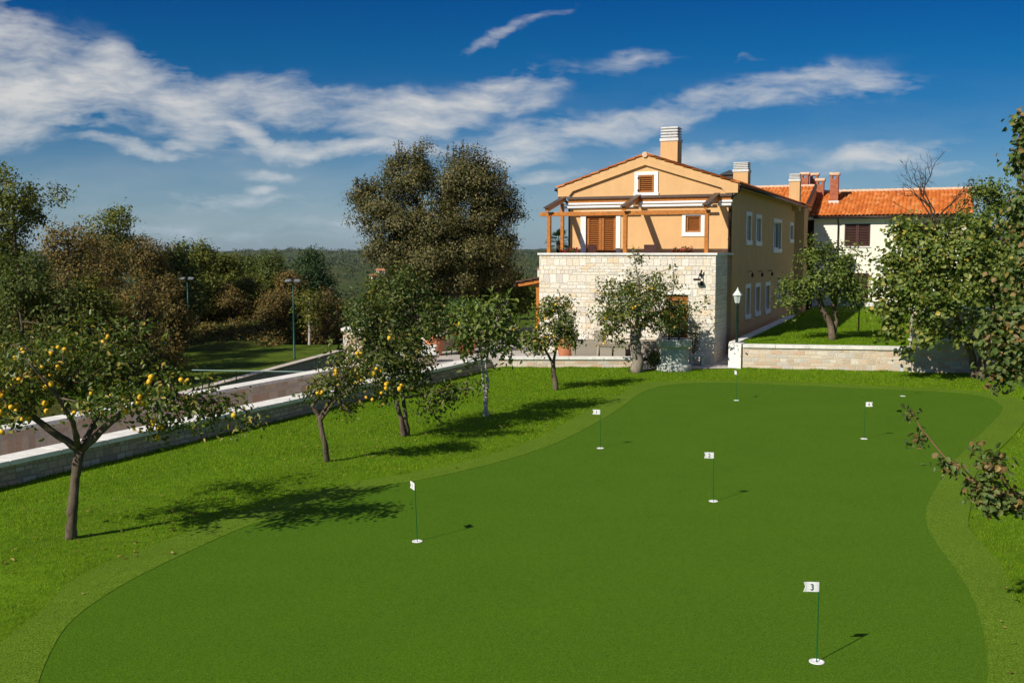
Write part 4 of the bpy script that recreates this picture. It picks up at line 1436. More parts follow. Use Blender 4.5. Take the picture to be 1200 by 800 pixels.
# ------------------------------------------------------------------ foliage
def leaf_arrays(P, out, size, rg, detail=2, up=0.55, aspect=0.55, ob=0.55, rnd=0.75):
    """leaf blades: detail 2 = two folded halves, 1 = one diamond"""
    n = len(P)
    nn = rg.standard_normal((n, 3)) * rnd + out * ob + np.array([0, 0, up])
    nn /= np.linalg.norm(nn, axis=1)[:, None] + 1e-9
    d_ = rg.standard_normal((n, 3)) + out * 0.5 + np.array([0, 0, -0.25])
    d_ -= nn * np.sum(d_ * nn, 1)[:, None]
    d_ /= np.linalg.norm(d_, axis=1)[:, None] + 1e-9
    t_ = np.cross(nn, d_)
    L_ = (size * rg.uniform(0.65, 1.3, n))[:, None]
    Wd = L_ * aspect * rg.uniform(0.85, 1.15, n)[:, None]
    if detail >= 2:
        fo = nn * Wd * rg.uniform(0.05, 0.35, n)[:, None]
        b = P
        l1, r1 = P + d_ * L_ * .28 - t_ * Wd * .48 + fo, P + d_ * L_ * .28 + t_ * Wd * .48 + fo
        l2, r2 = P + d_ * L_ * .68 - t_ * Wd * .40 + fo * .7, P + d_ * L_ * .68 + t_ * Wd * .40 + fo * .7
        tip = P + d_ * L_ - nn * L_ * .12
        V = np.stack([b, r1, r2, tip, l2, l1], 1).reshape(-1, 3)
        i0 = np.arange(n)[:, None] * 6
        F = np.concatenate([i0 + np.array([0, 1, 2, 3]), i0 + np.array([0, 3, 4, 5])], 1).reshape(-1, 4)
    else:
        fo = nn * Wd * 0.2
        V = np.stack([P, P + d_ * L_ * .5 + t_ * Wd * .5 + fo, P + d_ * L_, P + d_ * L_ * .5 - t_ * Wd * .5 + fo], 1).reshape(-1, 3)
        F = np.arange(4 * n).reshape(n, 4)
    return V, F


def curve3(a, b, rg, sag=0.12, n=5):
    a, b = np.array(a, float), np.array(b, float)
    L_ = np.linalg.norm(b - a)
    mid = (a + b) / 2 + rg.standard_normal(3) * L_ * sag + np.array([0, 0, L_ * 0.06])
    ts = np.linspace(0, 1, n)[:, None]
    return (1 - ts) ** 2 * a + 2 * ts * (1 - ts) * mid + ts ** 2 * b


def make_tree(name, label, group, base, limbs, lobes, n_leaves, leaf_size, leaf, bk='bark', seed=1, clus=0.22, nclus=60, shell=0.55,
              detail=2, twig_r=0.008, twig_frac=0.6, cat='tree', aspect=0.55, droop=0.75, shoots=0, twig_mat=None, fruit=None, along=0.0, up=0.55, cseg=7, ob=0.8, rnd=0.65, lumpy=0.16):
    """limbs: list of (points, radii) in world space, limbs[0] is the trunk.  lobes: (centre, (rx,ry,rz), weight)."""
    rg = np.random.default_rng(seed)
    base = Vector(base)
    root = empty(name, tuple(base), 0, label, cat, group)
    B = np.array(base)
    tr = MB()
    anchor = []
    for pts, rad in limbs:
        pts = [np.array(q_, float) - B for q_ in pts]
        # densify with a small wobble
        dense, drad = [], []
        for i in range(len(pts) - 1):
            for k in range(4):
                s_ = k / 4
                dense.append(pts[i] * (1 - s_) + pts[i + 1] * s_ + (rg.standard_normal(3) * rad[i] * .09 if (i or k) else 0))
                drad.append((rad[i] * (1 - s_) + rad[i + 1] * s_) * (1 + .10 * rg.standard_normal() * .6))
        dense.append(pts[-1])
        drad.append(rad[-1])
        tr.tube(dense, drad, cseg)
        anchor += [(d_, r_) for d_, r_ in zip(dense[2:], drad[2:])]
    A = np.array([a_[0] for a_ in anchor])
    AR = np.array([a_[1] for a_ in anchor])
    wts = np.array([l_[2] for l_ in lobes], float)
    wts /= wts.sum()
    PS, OS = [], []
    tw = MB() if twig_mat else tr
    for (c_, r_, _), wt in zip(lobes, wts):
        c_ = np.array(c_, float) - B
        r_ = np.array(r_, float)
        k = int(np.argmin(np.linalg.norm(A - c_, axis=1)))
        near = A[k]
        hub = c_ * .75 + near * .25
        hub[2] -= r_[2] * 0.25
        if np.linalg.norm(hub - near) > .05:
            rr = min(AR[k] * .8, max(.3 * np.linalg.norm(r_) * .06, twig_r * 2))
            tr.tube(curve3(near, hub, rg), np.linspace(rr, max(twig_r * 1.6, rr * .5), 5), 6)
        nc = max(3, int(nclus * wt))
        dirs = rg.standard_normal((nc, 3))
        dirs /= np.linalg.norm(dirs, axis=1)[:, None]
        rad = rg.uniform(shell ** 3, 1, nc) ** (1 / 3)
        lump = 1 + lumpy * rg.standard_normal(nc)
        cc = c_ + dirs * (rad * lump)[:, None] * r_
        per_ = n_leaves * wt / nc
        for q_, di in zip(cc, dirs):
            k_ = max(2, int(per_ * rg.uniform(.5, 1.5)))
            twig = rg.random() < twig_frac
            cv = curve3(hub, q_, rg, .10, 5)
            if twig:
                tw.tube(cv, np.linspace(twig_r * 1.5, twig_r * .5, 5), 4, False)
            off = rg.standard_normal((k_, 3)) * clus * np.array([1, 1, droop])
            pp = q_ + off
            na = int(k_ * along)
            if na:
                s_ = rg.uniform(.35, 1.0, na)
                idx = s_ * 4
                i0_ = np.minimum(idx.astype(int), 3)
                fr = (idx - i0_)[:, None]
                pp[:na] = cv[i0_] * (1 - fr) + cv[i0_ + 1] * fr + rg.standard_normal((na, 3)) * clus * .3
            PS.append(pp)
            OS.append(np.repeat((di * 1.0)[None], k_, 0) + off / (clus + 1e-6) * .3)
    # upright bare-ish shoots carrying leaves in pairs
    for k in range(shoots):
        l_ = lobes[int(rg.integers(len(lobes)))]
        c_, r_ = np.array(l_[0]) - B, np.array(l_[1])
        s0 = c_ + np.array([rg.uniform(-.7, .7) * r_[0], rg.uniform(-.7, .7) * r_[1], r_[2] * .5])
        hgt = rg.uniform(.35, .9) * r_[2] + .12
        s1 = s0 + np.array([rg.uniform(-.15, .15), rg.uniform(-.15, .15), 1.0]) * hgt
        tw.tube([s0, (s0 + s1) / 2 + rg.standard_normal(3) * .02, s1], [twig_r, twig_r * .7, twig_r * .35], 4, False)
        m2 = max(6, int(hgt / leaf_size * 2.6))
        s_ = rg.uniform(0.1, 1, m2)[:, None]
        PS.append(s0 * (1 - s_) + s1 * s_ + rg.standard_normal((m2, 3)) * .015)
        OS.append(rg.standard_normal((m2, 3)))
    tr.build('trunk', M[bk], root, smooth=True)
    if twig_mat:
        tw.build('twigs', M[twig_mat], root)
    P = np.concatenate(PS)
    O_ = np.concatenate(OS)
    V, F = leaf_arrays(P, O_, leaf_size, rg, detail, up=up, aspect=aspect, ob=ob, rnd=rnd)
    np_mesh('crown', V, F, M[leaf], root)
    if fruit:
        cnt, rad_, spots = fruit
        fm = MB()
        prof = [(rad_ * math.sin(a_) * (1 + .06 * math.cos(3 * a_)), -rad_ * 1.08 * math.cos(a_)) for a_ in np.linspace(.08, math.pi - .08, 9)]
        first = fm.lathe(prof, 0, 0, 10).build('quince_fruit', M['fruit'], root, smooth=True)
        pts = [np.array(s_) - B for s_ in spots]
        order = rg.permutation(len(P))
        cen = np.mean(P, axis=0)
        # fruit shows most on the sunny, near side of the crown
        q0 = (P[order][:, 1] - cen[1]) / (P[:, 1].std() + 1e-6)
        cand = order[np.argsort(q0 + rg.random(len(order)) * 1.6)][:max(20, len(order) // 3)]
        while len(pts) < cnt and len(cand):
            q_ = P[cand[int(rg.integers(len(cand)))]]
            for _ in range(int(rg.integers(1, 4))):
                pts.append(q_ + rg.standard_normal(3) * rad_ * 1.3 - np.array([0, 0, rad_ * 1.5]))
        for i, q_ in enumerate(pts[:cnt]):
            f_ = first if i == 0 else first.copy()
            if i:
                COL.objects.link(f_)
                f_.parent = root
            f_.location = tuple(q_)
            f_.rotation_euler = (rg.uniform(-.6, .6), rg.uniform(-.6, .6), rg.uniform(0, 6))
            s_ = rg.uniform(.7, 1.15)
            f_.scale = (s_, s_ * rg.uniform(.88, 1.05), s_ * rg.uniform(.92, 1.15))
    return root


def lobe(px, py, d_, rx, rz, ry=None, wt=1.0):
    """lobe centred on a sight line at depth d_; radii given in photo pixels at that depth"""
    k = d_ / FPX
    ry = ry if ry is not None else rx * .8
    return (tuple(W(px, py, d_)), (rx * k, ry * k, rz * k), wt)


QG = 'quince trees in a row along the lawn'
# nearest quince
d0 = 14.09
make_tree('quince_tree', 'nearest quince tree, wide crown full of yellow fruit, at the left edge', QG, G(83, 633), [
    ([G(83, 634, -.05), W(85, 600, d0), W(88, 560, d0), W(94, 526, d0)], [.088, .070, .066, .074]),
    ([W(94, 528, d0), W(62, 506, d0 - .2), W(30, 482, d0 - .4), W(-15, 462, d0 - .5), W(-60, 440, d0 - .5)], [.062, .050, .040, .028, .014]),
    ([W(94, 528, d0), W(108, 500, d0 + .2), W(122, 470, d0 + .4), W(132, 430, d0 + .5)], [.052, .040, .030, .018]),
    ([W(95, 528, d0), W(125, 498, d0 - .1), W(152, 478, d0 - .1), W(205, 462, d0 - .2), W(262, 470, d0 - .2), W(300, 486, d0 - .2)], [.060, .048, .038, .028, .018, .008]),
    ([W(92, 528, d0), W(86, 495, d0 - .5), W(60, 455, d0 - .9), W(30, 420, d0 - 1.1)], [.045, .034, .024, .012]),
    ([W(122, 470, d0 + .4), W(150, 420, d0 + .3), W(168, 380, d0 + .2), W(172, 362, d0 + .2)], [.022, .016, .010, .005]),
], [
    lobe(20, 440, d0 - .6, 62, 46, 60, 1.2), lobe(85, 432, d0 - .2, 60, 44, 70, 1.3), lobe(150, 438, d0 + .2, 58, 44, 60, 1.3), lobe(60, 420, d0 + .9, 80, 40, 60, 1.2),
    lobe(120, 402, d0 + .2, 46, 32, 50, .8), lobe(208, 462, d0 - .2, 46, 30, 46, .8), lobe(252, 482, d0 - .2, 34, 22, 34, .45), lobe(295, 492, d0 - .2, 20, 14, 20, .12),
    lobe(-45, 445, d0 - .4, 50, 45, 60, .8), lobe(155, 378, d0 + .2, 22, 18, 22, .12), lobe(20, 478, d0 - .8, 50, 22, 50, .5), lobe(195, 490, d0, 42, 16, 40, .3), lobe(130, 470, d0 - .9, 50, 20, 40, .4),
], 7000, .074, 'l_quince', 'bark', 21, clus=.115, nclus=300, shell=.3, twig_r=.007, twig_frac=.55, shoots=14, along=.3,
    fruit=(95, .036, []))
# second quince
d0 = 19.39
make_tree('quince_tree', 'small sparse quince tree with yellow fruit, second in the row from the left', QG, G(384, 542), [
    ([G(384, 543, -.05), W(381, 520, d0), W(376, 498, d0), W(374, 487, d0)], [.066, .052, .047, .050]),
    ([W(374, 489, d0), W(366, 476, d0), W(380, 455, d0 - .1), W(372, 430, d0)], [.042, .034, .024, .010]),
    ([W(375, 489, d0), W(384, 474, d0), W(396, 452, d0), W(410, 430, d0)], [.042, .034, .024, .010]),
    ([W(376, 492, d0), W(392, 470, d0 - .2), W(416, 452, d0 - .3), W(440, 448, d0 - .3)], [.035, .026, .018, .008]),
    ([W(396, 452, d0), W(418, 425, d0 - .1), W(445, 407, d0 - .2)], [.018, .012, .006]),
], [
    lobe(372, 452, d0 - .1, 20, 22, 26, .8), lobe(392, 445, d0 - .3, 26, 24, 30, 1), lobe(415, 440, d0, 26, 24, 30, 1), lobe(432, 432, d0 - .2, 22, 20, 22, .6), lobe(400, 420, d0, 26, 16, 24, .6),
    lobe(405, 478, d0 - .3, 20, 14, 22, .5), lobe(448, 462, d0, 18, 14, 20, .35),
], 2100, .075, 'l_quince', 'bark', 22, clus=.10, nclus=150, shell=.3, twig_r=.008, twig_frac=.8, shoots=8, along=.4, fruit=(22, .038, []))
# third: double trunk, big dark crown, yellow-tinged
d0 = 22.15
make_tree('quince_tree', 'large dark leafy tree on two slim trunks, third in the row from the left', QG, G(473, 512), [
    ([G(474, 514, -.05), W(470, 490, d0), W(463, 465, d0), W(460, 430, d0), W(458, 380, d0)], [.066, .054, .048, .044, .03]),
    ([G(478, 513, -.05), W(476, 488, d0), W(471, 462, d0 + .1), W(480, 420, d0 + .2), W(492, 370, d0 + .2)], [.060, .050, .046, .040, .025]),
    ([W(463, 466, d0), W(448, 455, d0 - .2), W(432, 445, d0 - .2)], [.03, .02, .01]),
    ([W(471, 466, d0), W(500, 462, d0 - .3), W(535, 455, d0 - .4)], [.03, .02, .01]),
], [
    lobe(440, 375, d0, 34, 28, 40, 1), lobe(480, 360, d0 + .3, 36, 34, 40, 1.2), lobe(506, 372, d0 + .2, 20, 24, 28, .6), lobe(455, 415, d0 - .3, 40, 28, 40, 1.2), lobe(484, 424, d0 - .2, 22, 22, 30, .7),
    lobe(462, 335, d0 + .5, 24, 20, 28, .6), lobe(432, 400, d0 - .1, 26, 24, 30, .7), lobe(470, 445, d0 - .4, 36, 18, 30, .7), lobe(520, 460, d0 - .6, 26, 12, 18, .35), lobe(545, 455, d0 - .6, 14, 6, 10, .12), lobe(430, 365, d0 + .4, 22, 22, 24, .4),
    lobe(505, 480, d0 - .5, 18, 8, 14, .15), 
], 9000, .085, 'l_dark', 'bark', 23, clus=.14, nclus=330, shell=.4, twig_r=.009, twig_frac=.35, shoots=10, fruit=(5, .042, []))
# fourth: pale double stem
d0 = 24.97
make_tree('quince_tree', 'small tree with large drooping leaves on a pale double stem, fourth in the row', QG, G(570, 489), [
    ([G(570, 490, -.05), W(569, 478, d0), W(569, 462, d0)], [.075, .060, .055]),
    ([W(569, 464, d0), W(572, 448, d0), W(569, 430, d0), W(573, 405, d0), W(580, 375, d0)], [.045, .038, .034, .028, .014]),
    ([W(569, 466, d0), W(566, 448, d0), W(565, 425, d0), W(562, 400, d0), W(555, 380, d0)], [.040, .034, .030, .024, .012]),
    ([W(572, 410, d0), W(590, 395, d0 - .2), W(605, 380, d0 - .3)], [.02, .014, .007]),
], [
    lobe(552, 380, d0, 26, 22, 28, 1), lobe(580, 372, d0, 26, 28, 28, 1.2), lobe(572, 398, d0 - .2, 28, 16, 28, .9), lobe(545, 400, d0, 16, 12, 18, .4), lobe(596, 392, d0, 14, 16, 16, .4), lobe(538, 365, d0 + .2, 14, 10, 14, .25), lobe(545, 422, d0 - .2, 10, 6, 10, .1), lobe(592, 412, d0, 10, 6, 10, .12),
], 1500, .15, 'l_lime', 'bark_light', 24, clus=.16, nclus=130, shell=.3, twig_r=.009, twig_frac=.6, aspect=.42, droop=1.0, fruit=(6, .042, []))
# fifth
d0 = 29.88
make_tree('quince_tree', 'small round quince tree in front of the terracotta pot, fifth in the row', QG, G(651, 458), [
    ([G(652, 459, -.05), W(649, 440, d0), W(648, 424, d0)], [.085, .070, .068]),
    ([W(648, 426, d0), W(640, 412, d0), W(634, 395, d0)], [.045, .034, .018]),
    ([W(648, 426, d0), W(652, 408, d0), W(658, 385, d0), W(652, 360, d0)], [.05, .038, .026, .012]),
], [
    lobe(630, 392, d0, 20, 20, 24, 1), lobe(652, 380, d0 - .2, 24, 26, 26, 1.3), lobe(668, 392, d0, 16, 16, 20, .6), lobe(645, 360, d0, 16, 14, 18, .6), lobe(622, 402, d0, 12, 10, 14, .3), lobe(662, 355, d0, 10, 8, 10, .2), lobe(640, 405, d0 - .3, 22, 8, 20, .4),
], 2500, .10, 'l_quince', 'bark', 25, clus=.13, nclus=130, shell=.3, twig_r=.009, twig_frac=.5, shoots=5, along=.2, fruit=(11, .040, []))
# sixth: gnarled old tree by the well
d0 = 34.44
make_tree('quince_tree', 'gnarled old quince tree with thick grey trunk beside the well, last in the row', QG, G(749, 437), [
    ([G(748, 438, -.05), W(747, 418, d0), W(744, 398, d0), W(746, 384, d0)], [.21, .17, .175, .20]),
    ([W(745, 388, d0), W(735, 376, d0), W(718, 368, d0), W(705, 356, d0)], [.10, .075, .05, .02]),
    ([W(747, 387, d0), W(756, 374, d0 + .2), W(780, 362, d0), W(806, 358, d0)], [.10, .075, .05, .02]),
    ([W(746, 388, d0), W(747, 370, d0 - .3), W(750, 345, d0), W(745, 310, d0), W(741, 292, d0)], [.09, .065, .045, .02, .008]),
    ([W(800, 360, d0), W(815, 362, d0), W(830, 352, d0)], [.02, .012, .006]),
    ([W(785, 362, d0), W(790, 335, d0), W(788, 306, d0)], [.03, .018, .007]),
], [
    lobe(722, 365, d0, 26, 24, 30, 1), lobe(750, 352, d0 - .3, 32, 28, 34, 1.4), lobe(775, 362, d0 + .1, 26, 22, 30, 1), lobe(735, 335, d0, 22, 18, 24, .7), lobe(765, 336, d0, 20, 16, 22, .6), lobe(712, 385, d0, 18, 14, 22, .5), lobe(760, 380, d0 - .3, 26, 12, 26, .7),
    lobe(708, 340, d0, 14, 12, 14, .25), lobe(700, 352, d0, 10, 5, 8, .1), lobe(746, 310, d0, 6, 16, 8, .13), lobe(742, 294, d0, 3, 6, 4, .03), lobe(790, 322, d0, 5, 18, 7, .13), lobe(768, 318, d0, 5, 12, 7, .09), lobe(812, 360, d0, 14, 8, 12, .2), lobe(794, 356, d0 - .2, 18, 13, 18, .45), lobe(788, 376, d0 - .1, 14, 9, 14, .2), lobe(828, 352, d0, 6, 3, 5, .03), lobe(722, 400, d0 - .2, 8, 10, 10, .1), lobe(742, 357, d0 - 1.2, 34, 22, 26, 1.1), lobe(715, 372, d0 - 1.0, 22, 16, 22, .5),
], 6000, .10, 'l_quince', 'bark_pale', 26, clus=.14, nclus=260, shell=.3, twig_r=.010, twig_frac=.5, shoots=6, along=.25, fruit=(12, .042, []), cseg=9)

# the many-headed evergreen oak
d0 = 44.0
make_tree('holm_oak', 'huge round headed evergreen oak towering over the patio left of the house', None, (-2.6, d0, .14), [
    ([(-2.9, d0, .1), W(534, 370, d0), W(530, 330, d0), W(510, 280, d0), W(490, 240, d0)], [.42, .36, .34, .28, .15]),
    ([(-1.6, d0 + .4, .1), W(553, 370, d0 + .3), W(556, 325, d0 + .3), W(552, 280, d0), W(558, 230, d0)], [.34, .30, .26, .22, .12]),
    ([(-.55, d0 + .8, .1), W(575, 370, d0 + .8), W(578, 330, d0 + .8), W(572, 290, d0 + .6)], [.20, .17, .15, .10]),
    ([(-.3, d0 + .3, .1), W(582, 370, d0 + .3), W(586, 330, d0 + .3), W(582, 300, d0)], [.18, .15, .13, .08]),
    ([W(525, 320, d0), W(490, 295, d0), W(455, 265, d0)], [.20, .14, .07]),
    ([W(555, 300, d0), W(575, 270, d0), W(592, 240, d0)], [.16, .11, .06]),
], [
    lobe(482, 204, d0, 22, 27, 28, 1.1), lobe(447, 236, d0 - .5, 32, 23, 34, 1.1), lobe(474, 264, d0 - .9, 32, 20, 28, .9), lobe(423, 226, d0, 13, 11, 18, .22), lobe(547, 205, d0 - .2, 33, 26, 36, 1.4), lobe(577, 232, d0 - .3, 25, 24, 32, 1.0), lobe(521, 230, d0 - .5, 22, 20, 26, .6),
    lobe(512, 266, d0 - 1.1, 26, 20, 28, .8), lobe(456, 296, d0 - .5, 30, 18, 34, .8), lobe(502, 303, d0 - 1.1, 32, 18, 30, .9), lobe(556, 262, d0 - .1, 34, 17, 34, .8), lobe(550, 297, d0 - 1.0, 34, 17, 34, .9), lobe(588, 288, d0 + .2, 20, 15, 28, .5), lobe(585, 318, d0, 26, 11, 28, .4), lobe(530, 328, d0 - .7, 36, 10, 28, .5), lobe(478, 326, d0 - .3, 28, 12, 28, .4), lobe(603, 284, d0 + .5, 10, 5, 16, .06), lobe(600, 250, d0, 8, 8, 12, .10), lobe(461, 197, d0 + .3, 8, 8, 12, .08), lobe(432, 268, d0, 9, 8, 12, .06), lobe(510, 268, d0 + 1.5, 56, 30, 24, 1.1), lobe(530, 306, d0 + 1.5, 52, 24, 26, .9),
], 120000, .095, 'l_oak', 'bark_dark', 31, ob=1.0, rnd=.6, lumpy=.24, clus=.21, nclus=760, shell=.66, detail=1, twig_r=.018, twig_frac=.3, droop=.8, cseg=10, aspect=.6, shoots=240)

# fig tree on the right
d0 = 32.78
make_tree('fig_tree', 'spreading fig tree with large pale leaves and twin trunks right of the green', None, G(1146, 444), [
    ([G(1142, 445, -.05), W(1140, 420, d0), W(1132, 395, d0), W(1115, 360, d0), W(1090, 325, d0)], [.13, .11, .10, .07, .03]),
    ([G(1149, 446, -.05), W(1150, 425, d0 - .2), W(1160, 395, d0 - .2), W(1170, 350, d0), W(1165, 300, d0)], [.14, .12, .09, .06, .03]),
    ([W(1130, 395, d0), W(1085, 370, d0 - .4), W(1045, 345, d0 - .5)], [.07, .05, .02]),
    ([W(1120, 370, d0), W(1120, 320, d0 + .4), W(1100, 280, d0 + .4)], [.07, .05, .02]),
], [
    lobe(1045, 325, d0 - .3, 30, 34, 40, 1.0), lobe(1082, 298, d0, 42, 34, 46, 1.3), lobe(1125, 305, d0 - .4, 40, 36, 46, 1.2), lobe(1165, 315, d0, 42, 42, 46, 1.3), lobe(1078, 340, d0 - .9, 36, 20, 34, .7), lobe(1120, 345, d0 - 1.0, 36, 18, 34, .6), lobe(1178, 372, d0 - .8, 34, 30, 40, .8), lobe(1040, 366, d0 - .3, 24, 16, 26, .40),
    lobe(1200, 300, d0, 36, 44, 44, .9), lobe(1062, 270, d0 + .5, 24, 13, 28, .35), lobe(1135, 268, d0 + .4, 30, 14, 34, .35), lobe(1205, 400, d0 - .6, 30, 40, 40, .6), lobe(1040, 384, d0 - .5, 14, 8, 14, .14), lobe(1062, 412, d0 - .4, 8, 7, 8, .05), lobe(1160, 402, d0 - .8, 18, 12, 20, .15), lobe(1100, 368, d0 - 1.0, 26, 14, 24, .35), lobe(1090, 392, d0 - .9, 18, 14, 18, .22), lobe(1130, 388, d0 - 1.0, 16, 10, 16, .12),
], 15500, .138, 'l_fig', 'bark', 41, clus=.17, nclus=300, shell=.45, twig_r=.013, twig_frac=.4, aspect=.85, droop=.9, along=.1)
# low pear branch reaching in from the right, and the taller tree behind it
d0 = 9.3
make_tree('pear_tree', 'pear at the right edge whose low reddish branch reaches over the turf', None, (7.0, 8.9, 0), [
    ([(7.0, 8.9, -.05), (7.0, 8.9, .9), (6.9, 9.0, 1.6), (6.7, 9.2, 2.4)], [.085, .07, .055, .03]),
    ([(7.0, 8.9, .85), (6.5, 8.95, 1.12), (5.9, 9.0, 1.24), (5.4, 9.1, 1.32), W(1262, 640, 9.2), W(1225, 604, 9.2), W(1190, 586, 9.3), W(1140, 565, 9.4), W(1104, 532, 9.6), W(1078, 500, 9.8), W(1066, 478, 9.9)], [.05, .042, .036, .031, .026, .019, .013, .010, .0075, .0055, .003]),
    ([W(1190, 586, 9.3), W(1166, 550, 9.4), W(1148, 524, 9.5), W(1140, 513, 9.5)], [.010, .007, .005, .0025]),
    ([W(1200, 592, 9.3), W(1176, 560, 9.0), W(1170, 533, 9.0)], [.009, .006, .0025]),
    ([W(1150, 570, 9.4), W(1128, 548, 9.2), W(1112, 541, 9.2)], [.007, .005, .0025]),
    ([(6.7, 9.2, 2.3), (6.6, 9.4, 2.9), (6.7, 9.5, 3.3)], [.03, .018, .006]),
], [
    lobe(1166, 584, 9.3, 18, 15, 22, 1.0), lobe(1193, 590, 9.3, 16, 14, 26, .8), lobe(1150, 576, 9.4, 13, 9, 14, .5), lobe(1160, 548, 9.4, 15, 16, 18, .30), lobe(1106, 546, 9.6, 11, 11, 12, .22), lobe(1082, 512, 9.8, 12, 10, 10, .10), lobe(1068, 483, 9.9, 6, 5, 6, .06), lobe(1240, 605, 9.2, 34, 26, 34, 1.2), lobe(1172, 540, 9.0, 7, 10, 7, .10), lobe(1145, 522, 9.5, 5, 9, 5, .06), lobe(1330, 560, 9.2, 70, 60, 60, 2.5),
], 2700, .062, 'l_pear', 'twig', 42, clus=.055, nclus=240, shell=.2, twig_r=.003, twig_frac=.7, aspect=.74, along=.4, cseg=6)
d0 = 15.0
make_tree('fruit_tree', 'tall tree at the right edge with large leaves hanging in front of the fig', None, (9.9, 14.6, 0), [
    ([(9.9, 14.6, -.05), (9.9, 14.6, .9), (9.8, 14.7, 2.0), (9.5, 14.8, 3.2), (9.3, 15, 4.8)], [.14, .12, .10, .075, .03]),
    ([(9.8, 14.6, 1.5), W(1240, 420, 14.0), W(1195, 400, 13.8), W(1170, 388, 13.8)], [.04, .025, .014, .006]),
    ([(9.5, 14.8, 2.8), W(1240, 330, 15), W(1205, 250, 15.4), W(1196, 180, 15.6), W(1196, 135, 15.7)], [.05, .035, .022, .012, .005]),
], [
    lobe(1198, 395, 13.8, 34, 46, 30, 1.6), lobe(1178, 436, 13.8, 16, 20, 18, .5), lobe(1168, 385, 13.8, 20, 24, 20, .5), lobe(1210, 325, 14.8, 34, 44, 36, 1.5), lobe(1206, 250, 15.3, 24, 46, 30, 1.2), lobe(1200, 180, 15.6, 12, 44, 18, .8), lobe(1250, 420, 14.2, 40, 50, 40, 1.2), lobe(1275, 300, 15, 50, 70, 50, 1.6), lobe(1290, 470, 13.8, 50, 50, 50, 1.0), lobe(1196, 143, 15.6, 6, 12, 8, .15),
], 7200, .085, 'l_pear', 'bark', 48, clus=.085, nclus=330, shell=.2, twig_r=.005, twig_frac=.6, aspect=.78, along=.35, cseg=6)
# slim yellow-green young tree behind the fig, and the bare one
d0 = 43.0
make_tree('young_tree', 'open airy young tree rising behind the fig tree at the right', None, (20.2, d0, .9), [
    ([(20.2, d0, .85), W(1166, 340, d0), W(1172, 280, d0), W(1166, 225, d0)], [.14, .11, .08, .03]),
    ([W(1170, 300, d0), W(1150, 250, d0), W(1140, 225, d0)], [.05, .03, .012]),
    ([W(1172, 290, d0), W(1192, 250, d0), W(1200, 225, d0)], [.05, .03, .012]),
], [
    lobe(1158, 222, d0, 18, 10, 24, .6), lobe(1172, 240, d0, 22, 16, 28, .9), lobe(1150, 262, d0, 18, 12, 24, .6), lobe(1185, 265, d0, 22, 18, 28, .9), lobe(1160, 290, d0, 20, 12, 28, .6), lobe(1200, 240, d0, 18, 20, 26, .7), lobe(1135, 280, d0, 12, 8, 16, .25), lobe(1180, 300, d0, 24, 18, 28, .8),
], 4200, .16, 'l_lime', 'bark', 43, clus=.26, nclus=90, shell=.3, twig_r=.014, twig_frac=1.0, along=.25)
d0 = 41.0
bt = []
rgb = np.random.default_rng(19)


def fork(p0, dirv, ln, rad, lvl):
    p0, dirv = np.array(p0, float), np.array(dirv, float) / np.linalg.norm(dirv)
    p1 = p0 + dirv * ln * .5 + rgb.standard_normal(3) * ln * .06
    p2 = p1 + (dirv + rgb.standard_normal(3) * .22 + np.array([0, 0, .05])) * ln * .5
    bt.append(([tuple(p0), tuple(p1), tuple(p2)], [rad, rad * .82, rad * .62]))
    if lvl == 0:
        return
    for k in range(3 if lvl > 1 else 2):
        nd = dirv + rgb.standard_normal(3) * .48 + np.array([0, 0, .12])
        base_ = p2 if k < 2 else p1
        fork(base_, nd, ln * rgb.uniform(.55, .8), max(.005, rad * rgb.uniform(.45, .62)), lvl - 1)


tk0 = W(1100, 330, d0)
bt.append(([(17.1, d0, .85), tuple(tk0), tuple(W(1098, 280, d0)), tuple(W(1096, 262, d0))], [.10, .085, .07, .06]))
c0 = W(1096, 262, d0)
fork(c0, (-.25, .1, 1), 1.25, .050, 4)
fork(c0, (.55, -.2, .9), 1.05, .040, 3)
fork(c0, (-.75, .1, .8), 1.05, .038, 3)
fork(W(1098, 276, d0), (.9, .3, .45), 1.0, .032, 3)
fork(W(1098, 285, d0), (-.9, -.3, .55), 1.0, .030, 3)
fork(c0, (.15, .5, 1), 1.15, .036, 4)
fork(W(1097, 270, d0), (.7, -.5, .8), 1.1, .030, 3)
make_tree('bare_tree', 'nearly leafless tree with fine dark twigs against the orange roof', None, (17.1, d0, .85), bt, [
    lobe(1078, 262, d0, 20, 8, 20, .6), lobe(1112, 262, d0, 18, 10, 20, .7), lobe(1125, 238, d0, 16, 12, 18, .3), lobe(1060, 270, d0, 14, 7, 16, .4), lobe(1100, 275, d0, 28, 9, 24, .9)],
    650, .11, 'l_brown', 'bark_dark', 44, clus=.20, nclus=50, shell=.2, twig_r=.006, twig_frac=.6, along=.3, cseg=5)
